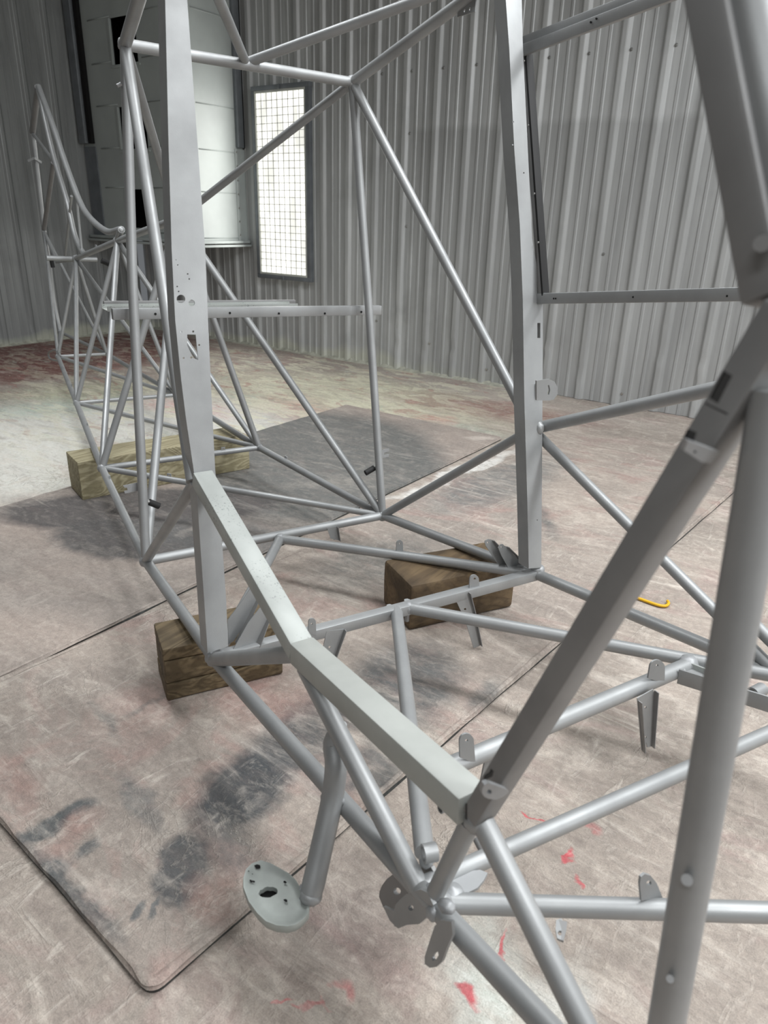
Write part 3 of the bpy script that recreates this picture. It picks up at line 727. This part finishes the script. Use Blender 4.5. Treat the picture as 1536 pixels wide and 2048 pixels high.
# right post: closed rectangular tube
RPN = (FU.cross(N['WR']-N['BR'])).normalized(); RP0 = N['BR']-FV*.018
def at_rp(x, y): return at_plane(x, y, RP0, RPN)
out_r = [(1008, -40), (1042, -40), (1045, 90), (1055, 300), (1064, 480), (1085, 600), (1085, 700), (1084, 850), (1083, 1000), (1082, 1135), (1057, 1137), (1054, 1000), (1048, 800), (1045, 600), (1039, 450), (1028, 300), (1018, 100)]
px_plate('door_post', out_r, [[(1074, 646), (1080, 646), (1080, 676), (1074, 676)], pc(1074, 1040, 1.2, 6), pc(1026, 244, 1.5, 6), pc(1025, 290, 1.3, 6), pc(1047, 346, 1.5, 6)], at_rp, .002, PRIMER, air)
strip('post_flange', [(1008, -40), (1018, 100), (1028, 300), (1039, 450), (1045, 600), (1048, 800), (1054, 1000), (1057, 1137)], at_rp, FV*.034, .002, PRIMER)
strip('post_flange', [(1042, -40), (1045, 90), (1055, 300), (1064, 480), (1085, 600), (1085, 700), (1084, 850), (1083, 1000), (1082, 1135)], at_rp, FV*.034, -.002, PRIMER)
# right side latch tab on the post
at_lt = lambda x, y: at_plane(x, y, RP0-FV*.012, FV)
px_plate('latch_tab', [(1072, 761), (1098, 758), (1108, 763), (1114, 775), (1114, 788), (1106, 799), (1096, 801), (1072, 800)], [[(1094, 770), (1097, 770), (1099, 780), (1097, 789), (1094, 789)]], at_lt, .004, P, air)
beam('latch_block', at_rp(1073, 766)-FV*.004, at_rp(1074, 795)-FV*.004, FU, .012, .009, WELD, air, .002)
weld(at_rp(1080, 858)+FV*.004, .0150, air, P, (.8, .8, 1.1))
weld(N['BR']+FW*.012+FU*.004, .017, air, WELD, (1, 1, .8)); weld(N['BL']+FW*.004, .019, air, WELD, (1, 1, .9))
# ---- right door / window frame
def urt(x, y): return at_u(x, y, .392)
def chan(name, a, b, out, w_, fl, mat=P, th=.002, flip=1):
    """channel a->b: web of width w_ along 'out', one flange of fl"""
    a, b = Vector(a), Vector(b); d = (b-a).normalized(); x = Vector(out); x = (x-d*x.dot(d)).normalized(); y = d.cross(x)*flip
    V = []; F = []
    prof = [(0, 0), (w_, 0), (w_, fl), (w_-th, fl), (w_-th, th), (th, th), (th, fl), (0, fl)]
    for p in (a, b):
        for q in prof: V.append(p+x*q[0]+y*q[1])
    n = len(prof)
    for i in range(n): F.append((i, (i+1) % n, n+(i+1) % n, n+i))
    F += [(7, 6, 5, 0), (5, 4, 1, 0), (4, 3, 2, 1), (8, 13, 14, 15), (8, 9, 12, 13), (9, 10, 11, 12)]
    me = mesh_from(V, F)
    bm = bmesh.new(); bm.from_mesh(me); bmesh.ops.recalc_face_normals(bm, faces=bm.faces); bm.to_mesh(me); bm.free()
    smooth_by_angle(me, .5)
    return link(name, me, mat, air)
wA, wB, wC, wD = urt(1040, 88), urt(1430, -62), urt(1046, 598), urt(1512, 588)
beam('window_sill', wC+FW*-.0, wD, FW, .023, .020, P, air, .002)
beam('window_rail', wA, wB, FW, .022, .012, P, air, .002)
beam('window_rail', urt(1046, 106)-FU*.012, urt(1430, -38)-FU*.012, FW, .022, .010, PRIMER, air, .002)
beam('window_stile', urt(1049, 100), urt(1085, 590), FV, .012, .016, PRIMER_SHADE, air, .001)
beam('window_stile', urt(1057, 108), urt(1091, 592), FV, .006, .020, RUBBER, air, .001)
weld(urt(1037, 96), .008, air, WELD, (1, 1, 1.6))
for q in ((1114, 597), (1118, 597), (1273, 594), (1461, 592)):
    c = urt(*q)-FU*.0105; tube('screw_hole', [c+FU*.003, c-FU*.0004], .0018, BLACK, air, 8)
for q in ((1195, 48), (1206, 41)): c = urt(*q)-FU*.019; tube('screw_hole', [c+FU*.003, c-FU*.0006], .0018, BLACK, air, 8)
for q in ((1057, 124), (1065, 252), (1077, 388), (1085, 485)): c = urt(*q)-FU*.012; tube('rivet', [c, c-FU*.002], .0022, CHROME, air, 8)
# ---- shelf bars across the rear of the cabin
sa, sb = at_v(224, 628, .705), at_v(760, 620, .705)
beam('shelf_bar', sa, sb, FW, .026, .018, P, air, .0015)
sc_, sd = at_v(209, 612, .80), at_v(591, 608, .80)
chan('shelf_angle', at_v(215, 620, .74)-FW*.004, at_v(596, 613, .74)-FW*.004, FV, .055, .012, PRIMER_S, .002)
beam('shelf_lip', at_v(207, 607, .80), at_v(590, 604, .80), FV, .010, .012, PRIMER_SHADE, air, .001)
for q in ((311, 628), (460, 626), (558, 627), (650, 627), (723, 624)):
    c = at_v(*q, .695); tube('screw_hole', [c+FV*.004, c-FV*.0004], .003, BLACK, air, 8)
# ---- door sill, front door post, big front tube (left side of the cabin)
LU = -.405
D = at_u(603, 1300, LU); F_ = at_u(945, 1612, LU); S0 = at_u(404, 955, LU)
beam('door_sill', S0, D, FU, .036, .030, PRIMER_S, air, .003)
SILL_P = mat_primer('plain_light_primer', (170, 173, 169), .12, .55)
beam('door_sill', D, F_, FU, .038, .034, SILL_P, air, .003)
T('diagonal_tube', N['BL']+FU*-.004, D+FW*-.012+FV*.01, .0135)
T('diagonal_tube', D-FW*.022-FV*.012, N['GL'], .0132)
weld(D-FW*.012, .017, air, PRIMER, (1, 1, .9))
E0 = at_u(1450, 760, LU)
# channel from the sill end up to the shoulder of the door opening
beam('front_door_post', at_u(958, 1626, LU), at_u(1590, 612, LU), FU, .030, .022, PRIMER_SHADE, air, .003)
dirp = (at_u(1500, 750, LU)-at_u(960, 1612, LU)).normalized()
fp_n = dirp.cross(FU).normalized()
if fp_n.dot(CAMPOS-F_) < 0: fp_n = -fp_n
def at_fp(x, y): return at_plane(x, y, at_u(960, 1612, LU)+fp_n*.0125, fp_n)
def post_mark(pts, mat, th=.0012): return px_plate('latch_slot', pts, [], at_fp, th, mat, air)
post_mark([(1449, 742), (1463, 750), (1434, 806), (1420, 797)], BLACK)
post_mark([(1377, 858), (1392, 864), (1385, 884), (1368, 880)], BLACK)
px_plate('striker_plate', [(1372, 878), (1436, 902), (1418, 924), (1400, 922), (1364, 898)], [pc(1386, 901, 3)], lambda x, y: at_plane(x, y, at_u(960, 1612, LU)+fp_n*.0155, fp_n), .003, WELD, air)
px_plate('latch_slot', [(1413, 806), (1455, 826), (1453, 829), (1411, 809)], [], at_fp, .001, BLACK, air)
# hinge ear near the bottom of the front post
px_plate('hinge_ear', [(962, 1583), (962, 1574), (966, 1566), (973, 1562), (1010, 1575), (1015, 1580), (1004, 1590), (990, 1596), (975, 1594), (966, 1590)], [pc(976, 1580, 5, 12)], lambda x, y: at_plane(x, y, at_u(960, 1612, LU)+fp_n*.0150, fp_n), .004, WELD, air)
post_mark([(969, 1552), (980, 1545), (983, 1538), (987, 1541), (984, 1552), (975, 1556), (968, 1560)], BLACK)
px_plate('corner_slit', [(931, 1607), (934, 1607), (934, 1640), (931, 1638)], [], lambda x, y: at_plane(x, y, at_u(960, 1612, LU)+fp_n*.0128, fp_n), .001, BLACK, air)
weld(at_u(958, 1640, LU), .0155, air, PRIMER, (1, 1, .9))
T('diagonal_tube', F_-FW*.02, at_u(872, 1784, -.40), .0110)
FB = at_u(1211, 2140, LU)
T('diagonal_tube', at_u(966, 1646, LU), FB, .0120)
T('longeron', 'GL', at_u(1175, 2140, LU), .0128)
# window post above the shoulder
wp0, wp1 = at_u(1530, 620, LU), at_u(1414, -60, -.385)
beam('windshield_post', at_u(1540, 600, LU), wp1, FV, .024, .022, PRIMER_SHADE, air, .003)
tube('windshield_tube', [at_u(1488, -60, -.375), at_u(1512, 80, -.38), at_u(1575, 400, -.39), at_u(1590, 620, -.40)], .0150, P, air)
T('front_tube', at_u(1552, 780, LU), at_u(1320, 2120, LU), .0136, P)
weld(at_u(1575, 690, LU), .014, air, PRIMER_SHADE)
tube('bolt_head', [at_u(1374, 1760, LU-.012), at_u(1374, 1760, LU-.019)], .0040, PRIMER_SHADE, air, 10)
tube('bolt_head', [at_u(1340, 1958, LU-.012), at_u(1340, 1958, LU-.018)], .0028, PRIMER_SHADE, air, 10)
tube('bolt_head', [at_u(1524, 487, LU-.012), at_u(1524, 487, LU-.018)], .0045, PRIMER_SHADE, air, 10)
# ---- floor of the cabin: V tubes and cross tube
bm0 = N['bolt'] if 'bolt' in N else at_b(803, 1214)
vl0, vr0 = at_b(793, 1222), at_b(818, 1216)
T('floor_tube', vl0, at_b(849, 1705), .0132); T('floor_tube', vr0, N['GR'], .0130)
T('cross_tube', at_b(836, 1560), at_b(1378, 1330), .0150)
weld(at_b(1376, 1330), .019, air, WELD)
T('cross_tube', 'GL', at_b(1640, 1405)-FW*.02, .0122)
T('cross_tube', at_b(890, 1806), at_b(1640, 1828), .0122)
# control strips fixed beside the pulley on the right
def at_bu(x, y, h=.0): return at_plane(x, y, N['BL']+GN*h*(1 if GN.z > 0 else -1), GN)
beam('control_strip', at_bu(1356, 1352), at_bu(1600, 1428), GN, .030, .004, P, air, .001)
beam('control_strip', at_bu(1378, 1336), at_bu(1460, 1368), GN, .024, .004, PRIMER_S, air, .001)
plate('gusset_plate', at_bu(1400, 1345), FU, FV, rect(-.02, -.03, .02, .03), [], .003, P, air)
tube('cable_boss', [at_bu(1524, 1378), at_bu(1524, 1378)+FU*-.03], .012, P, air, 16, inner=.009)
for q in ((1364, 1344), (1383, 1335)): weld(at_bu(*q), .007, air, WELD, (1, 1, 1.3))
# bolts on the bar
for q in ((779, 1216), (814, 1205)):
    c = at_plane(*q, N['BL']+FW*.014, FW); tube('bolt_head', [c-FW*.003, c+FW*.006], .0075, WELD, air, 6)
c = at_plane(814, 1232, N['BL']-FW*.02, FW); tube('bolt_nut', [c-FW*.012, c+FW*.006], .006, WELD, air, 6)
weld(vl0+FW*-.002, .016, air, WELD, (1, 1, .9)); weld(vr0, .015, air, WELD, (1, 1, .9))
# ---- ears (upright tabs) and hanging brackets
def ear(P0, across, up, w_, h_, hole=.0035, th=.003, mat=P, name='mounting_ear'):
    return plate(name, P0, across, up, [(-w_/2, -.004), (w_/2, -.004)]+[(w_/2, h_-w_/2)]+arc(0, h_-w_*.42, w_*.42, 0, PI, 10)+[(-w_/2, h_-w_/2)], [circ(0, h_-w_*.45, hole, 10)], th, mat, air)
def ear_px(pts, hole, base, zz=None):
    b = base if isinstance(base, Vector) else at_b(*base)
    nn = (FV*1.0+FU*.15).normalized()
    f = lambda x, y: at_plane(x, y, b, nn)
    px_plate('mounting_ear', pts, [pc(hole[0], hole[1], hole[2], 10)], f, .003, P, air)
def rounded(x0, x1, yt, yb0, yb1, lean=0):
    w_ = (x1-x0)/2; c = (x0+x1)/2+lean; return [(x0, yb0)]+[(c+w_*math.cos(a)*.92, yt+w_-w_*math.sin(a)) for a in [PI-PI*i/10 for i in range(11)]]+[(x1, yb1)]
ear_px(rounded(616, 632, 1236, 1266, 1270), (623, 1247, 2), (626, 1272))
ear_px(rounded(938, 958, 1149, 1178, 1176, 0), (949, 1157, 2.4), (949, 1182))
ear_px(rounded(792, 806, 1080, 1103, 1106), (799, 1087, 1.8), (800, 1108))
ear_px(rounded(919, 950, 1466, 1514, 1526, -2), (932, 1480, 3.2), (936, 1530))
ear_px(rounded(1295, 1328, 1319, 1356, 1366, 2), (1313, 1330, 2.6), (1312, 1368))
ear_px([(1281, 1800), (1278, 1765), (1280, 1752), (1288, 1746), (1300, 1750), (1312, 1765), (1324, 1795), (1331, 1826), (1318, 1812), (1300, 1796)], (1296, 1764, 5), (1305, 1806))
def bracket_px(pts, holes, base, fl):
    b = at_b(*base); nn = (FV*1.0+FU*.1).normalized(); f = lambda x, y: at_plane(x, y, b, nn)
    px_plate('hanging_bracket', pts, [pc(*h, 8) for h in holes], f, .0018, P, air)
    for a, c in fl:
        A, B = f(*a), f(*c); plate('bracket_flange', A, B-A, -nn, [(0, 0), ((B-A).length, 0), ((B-A).length, .008), (0, .010)], [], .0016, PRIMER_SHADE, air)
bracket_px([(653, 1262), (688, 1258), (664, 1326), (641, 1318)], [(659, 1294, 2.6)], (665, 1262), [((689, 1258), (665, 1327))])
bracket_px([(910, 1197), (935, 1184), (948, 1222), (962, 1290), (947, 1296), (930, 1240)], [(930, 1218, 2.4)], (925, 1192), [((937, 1184), (949, 1228)), ((947, 1225), (961, 1290))])
bracket_px([(1274, 1396), (1306, 1378), (1309, 1390), (1303, 1492), (1294, 1494), (1292, 1484), (1288, 1503), (1283, 1500)], [(1290, 1414, 2.6), (1290, 1474, 2.6)], (1290, 1388), [((1309, 1380), (1303, 1492)), ((1276, 1400), (1285, 1502))])
bracket_px([(654, 1056), (673, 1053), (679, 1081), (661, 1077)], [(668, 1079, 1)], (664, 1054), [((674, 1053), (679, 1081))])
# small notch tab behind the sill
beam('hanging_bracket', at_v(976, 1520, -.475), at_v(962, 1590, -.475), FU, .016, .003, P, air, .0005)
# ---- paired tapered brackets at the two ends of the bar
def horn_px(pts, hole, v, fa, fb):
    nn = FV; f = lambda x, y: at_v(x, y, v)
    px_plate('seat_bracket', pts, [pc(*hole, 10)] if hole else [], f, .0018, P, air)
    A, B = f(*fa), f(*fb); plate('bracket_flange', A, B-A, -nn+FU*.2, [(0, 0), ((B-A).length, 0), ((B-A).length, .016), (0, .008)], [], .0016, PRIMER_SHADE, air)
horn_px([(969, 1085), (970, 1081), (976, 1078), (982, 1079), (996, 1091), (1000, 1105), (1026, 1149), (1010, 1143), (991, 1122), (971, 1091)], (975, 1085, 1.8), .030, (984, 1080), (1040, 1144))
horn_px([(996, 1095), (1000, 1089), (1005, 1088), (1008, 1091), (1013, 1093), (1027, 1109), (1061, 1143), (1029, 1151), (1022, 1146), (1002, 1110)], (1002, 1094, 1.6), .010, (1013, 1093), (1061, 1143))
horn_px([(455, 1240), (484, 1202), (501, 1175), (503, 1169), (515, 1196), (497, 1237), (467, 1282), (457, 1288)], None, .034, (516, 1194), (470, 1284))
horn_px([(524, 1210), (536, 1233), (511, 1288), (470, 1306), (463, 1304), (497, 1244)], None, .010, (537, 1232), (511, 1288))
# ---- strut fitting cluster at the near lower corner
gl = N['GL']
def at_g(x, y, du): return at_u(x, y, LU-.0+du)
px_plate('strut_lug', [(761, 1792), (762, 1781), (767, 1769), (777, 1756), (790, 1746), (809, 1739), (834, 1734), (865, 1732), (872, 1745), (872, 1790), (830, 1800), (802, 1815), (790, 1845), (782, 1835), (769, 1812)], [pc(797, 1781, 7.5, 14)], lambda x, y: at_g(x, y, .030), .005, PRIMER_SHADE, air)
px_plate('strut_lug', [(791, 1821), (794, 1808), (802, 1798), (815, 1787), (830, 1782), (844, 1777), (859, 1784), (870, 1808), (862, 1829), (842, 1846), (817, 1848), (800, 1855), (792, 1850)], [pc(825, 1814, 5.5, 14)], lambda x, y: at_g(x, y, -.004), .005, P, air)
px_plate('lug_web', [(769, 1812), (793, 1822), (795, 1853), (782, 1840)], [], lambda x, y: at_g(x, y, .012), .004, P, air)
weld(at_g(893, 1812, -.006), .0085, air, WELD, (1.2, 1, .9)); weld(at_g(868, 1826, -.004), .0095, air, WELD); weld(at_g(880, 1806, .01), .0155, air, P, (1, 1, .9)); weld(at_g(905, 1790, .03), .0145, air, WELD, (1, 1, .8)); weld(at_g(862, 1782, .01), .009, air, WELD)
px_plate('strut_lug', [(884, 1838), (906, 1842), (908, 1868), (896, 1895), (886, 1922), (876, 1932), (862, 1934), (852, 1926), (852, 1912), (862, 1880), (872, 1850)],
         [[(866, 1914), (872, 1904), (879, 1902), (880, 1908), (875, 1918), (868, 1920)]], lambda x, y: at_g(x, y, -.022), .004, P, air)
px_plate('finger_plate', [(892, 1765), (905, 1752), (930, 1745), (960, 1742), (975, 1748), (968, 1762), (955, 1778), (935, 1788), (915, 1790)], [], lambda x, y: at_b(x, y), .004, WELD, air)
bb = at_b(852, 1698)
tube('cable_boss', [at_u(846, 1708, -.392), at_u(846, 1708, -.392)+FU*.016-FV*.005], .0115, P, air, 20, inner=.0088)
weld(at_u(852, 1722, -.38), .009, air, P)
tube('cable_boss', [at_v(880, 1619, -.62), at_v(880, 1619, -.62)+FU*.02], .0055, P, air, 12, inner=.0040)
# clamp below the forward cross tube
px_plate('pipe_clip', [(1112, 1842), (1122, 1838), (1128, 1850), (1128, 1870), (1122, 1882), (1114, 1878), (1111, 1860)], [pc(1120, 1868, 5, 10)], lambda x, y: at_b(x, y), .003, P, air)
px_plate('pipe_clip', [(1122, 1838), (1139, 1842), (1138, 1855), (1132, 1880), (1127, 1878), (1128, 1856)], [], lambda x, y: at_b(x, y)-FU*.004, .003, PRIMER_SHADE, air)
tube('diagonal_tube', [at_b(955, 1680), at_b(975, 1718)], .006, PRIMER_SHADE, air, 8)
# ---- entry step
st0 = D.lerp(N['GL'], .38)-FW*.01
st1 = N['BL'].lerp(N['GL'], .64)
sp = []
s_top = at_u(668, 1486, LU+.004); s_mid = at_u(664, 1600, LU-.016)
s_low = at_u(622, 1790, LU-.075)
tube('step_tube', spline([at_u(686, 1448, LU+.012), s_top, at_u(672, 1530, LU-.004), s_mid, at_u(640, 1710, LU-.05), s_low], 4), [.006, .009, .012, .0145]+[.0155]*16+[.0135], P, air)
collar(at_u(668, 1598, LU-.010), (s_low-s_mid),   .0155, air, WELD, .0035); weld(at_u(676, 1606, LU+.004), .015, air, WELD, (1, 1, 1.1))
sc = at_z(553, 1785, s_low.z-.004)
su = (at_z(610, 1820, sc.z)-at_z(500, 1745, sc.z)).normalized(); sv = Vector((-su.y, su.x, 0))
stp = []
outline_px = [(487, 1776), (487, 1757), (492, 1740), (504, 1728), (522, 1722), (542, 1728), (560, 1738), (578, 1748), (592, 1762), (600, 1775), (604, 1790), (612, 1802), (618, 1812), (617, 1828), (606, 1840), (592, 1850), (575, 1854), (553, 1852), (532, 1844), (515, 1828), (498, 1805)]
OP = [at_z(*q, sc.z) for q in outline_px]
V = []; F_l = []; n = len(OP); cen = sum(OP, Vector())/n
rings = [(.97, -.013), (1.01, -.008), (1.02, -.002), (1.0, .0015), (.95, .001), (.90, -.002), (.6, -.003)]
for k, dz in rings:
    for q in OP: V.append(cen+(q-cen)*k+Vector((0, 0, dz)))
for r_ in range(len(rings)-1):
    for i in range(n): F_l.append((r_*n+i, r_*n+(i+1) % n, (r_+1)*n+(i+1) % n, (r_+1)*n+i))
# ragged tread hole: keep the inner ring open except for a lip, then close round the hole
hole = []
for i in range(n):
    a = PI+2*PI*i/n; kk = 1+.30*noise.noise(Vector((i*1.9, 3, 0))); hole.append(at_z(536+19*math.cos(a)*kk, 1781+10.5*math.sin(a)*kk-2.5*math.cos(a), sc.z)-at_z(536, 1781, sc.z))
hc = at_z(536, 1781, sc.z)
for q in hole: V.append(hc+q+Vector((0, 0, -.003)))
b = len(rings)-1
for i in range(n): F_l.append((b*n+i, b*n+(i+1) % n, (b+1)*n+(i+1) % n, (b+1)*n+i))
for q in hole: V.append(hc+q*.95+Vector((0, 0, -.010)))
b += 1
for i in range(n): F_l.append((b*n+i, b*n+(i+1) % n, (b+1)*n+(i+1) % n, (b+1)*n+i))
me = mesh_from(V, F_l); 
bm = bmesh.new(); bm.from_mesh(me); bmesh.ops.recalc_face_normals(bm, faces=bm.faces); bm.to_mesh(me); bm.free()
if me.polygons[n*3].normal.z < 0: me.flip_normals()
smooth_by_angle(me, 1.0)
STEPM = NT('step_grey'); _a = STEPM.noise(30, 4)
STEPM = STEPM.out(STEPM.mix(STEPM.ramp(_a.outputs[0], .3, .7), s2l((168, 174, 170)), s2l((152, 157, 154))), .5, .2)
link('step_pan', me, STEPM, air)
under = mesh_from([cen+(q-cen)*.97+Vector((0, 0, -.0125)) for q in OP], [tuple(range(n))]); link('step_underside', under, BLACK, air)
def sblot(x, y, r, nn=9, seed=0):
    c = at_z(x, y, sc.z+.0004); pts = []
    for i in range(nn): a = 2*PI*i/nn; rr = r*(.75+.5*random.random()); pts.append(c+Vector((math.cos(a)*rr, math.sin(a)*rr*.6, 0)))
    link('chipped_spot', mesh_from(pts, [tuple(range(nn))]), BLACK, air)
for x, y, r in ((515, 1733, .006), (502, 1762, .0028), (507, 1763, .0025), (497, 1742, .0013), (570, 1764, .0028), (571, 1801, .003), (505, 1748, .001)): sblot(x, y, r)
weld(s_low+Vector((0, 0, -.0))-FU*.0, .013, air, P, (1.2, 1.2, .8))
tube('step_brace', spline([at_z(603, 1778, sc.z+.004), s_low.lerp(s_mid, .1), ], 2), .006, WELD, air, 10)
# ---- grips and small clips
tube('grip_stub', [at_v(288, 1000, .60), at_v(298, 1004, .60)], .005, CHROME, air, 10); tube('rubber_grip', [at_v(298, 1004, .60), at_v(318, 1012, .60)], .0085, RUBBER, air, 14)
tube('grip_stub', [at_v(753, 933, .57), at_v(746, 937, .57)], .005, CHROME, air, 10); tube('rubber_grip', [at_v(748, 936, .57), at_v(731, 946, .57)], .0085, RUBBER, air, 14)
tube('rubber_grip', [at_v(203, 521, 2.1), at_v(222, 529, 2.1)], .0115, RUBBER, air, 14); tube('grip_stub', [at_v(221, 528, 2.1), at_v(232, 533, 2.1)], .009, CHROME, air, 10)
tube('rubber_grip', [at_v(103, 521, 2.95), at_v(106, 535, 2.95)], .010, RUBBER, air, 14)
px_plate('fork_plate', [(276, 965), (246, 971), (249, 975), (254, 975), (255, 981), (248, 982), (250, 987), (277, 981)], [], lambda x, y: at_v(x, y, .61), .002, WELD, air)
px_plate('fork_plate', [(762, 901), (778, 897), (778, 902), (768, 905), (768, 910), (778, 908), (778, 913), (762, 916)], [], lambda x, y: at_v(x, y, .57), .002, WELD, air)
def clip(x, y, A, B, r=.007):
    a, b = N[A], N[B]; q = min((a.lerp(b, i/400) for i in range(401)), key=lambda p: ((lambda d: (d-d.dot(ray(x, y).normalized())*ray(x, y).normalized()).length)(p-CAMPOS)))
    d = (b-a).normalized(); plate('wire_clip', q+FW*.012+CR*.006, d, FW, rect(-r, -r, r, r), [circ(0, 0, r*.45, 8)], .003, WELD, air)
for q in ((142, 776, 'S3L', 'S4L'), (172, 855, 'S2pL', 'S3L'), (217, 962, 'S2L', 'S2pL'), (572, 917, 'S2R', 'S2pR'), (335, 961, 'S2pL', 'S2R'), (443, 906, 'S2pL', 'S2pR'), (318, 762, 'S3R', 'S4R'), (203, 448+0, 'M', 'K')):
    clip(*q)
plate('wire_clip', at_u(192, 495, 0), FV, FW, rect(-.012, -.008, .012, .012), [circ(0, .003, .004, 8)], .003, WELD, air)
plate('top_lug', N['TR'].lerp(N['WR'], .78)-FW*.014, FV, FW, [(-.03, -.016), (.03, -.016), (.03, .01), (-.03, .01)], [circ(-.012, -.008, .003, 8), circ(.006, -.008, .003, 8)], .003, P, air)
tube('wing_screw', [at_v(242, 168, .72), at_v(234, 172, .72)], .004, WELD, air, 8); 

# ================================================================ yellow hook on the floor
hk = tag(tube('wire_hook', spline([at_z(1225, 1180, .006), at_z(1275, 1196, .006), at_z(1312, 1209, .006), at_z(1330, 1212, .006), at_z(1337, 1207, .006), at_z(1335, 1202, .006)], 5), .0042, YELLOW, None, 10), 'thin yellow hooked rod lying on the floor right of the dark wood block', 'hook')
bpy.context.view_layer.update()
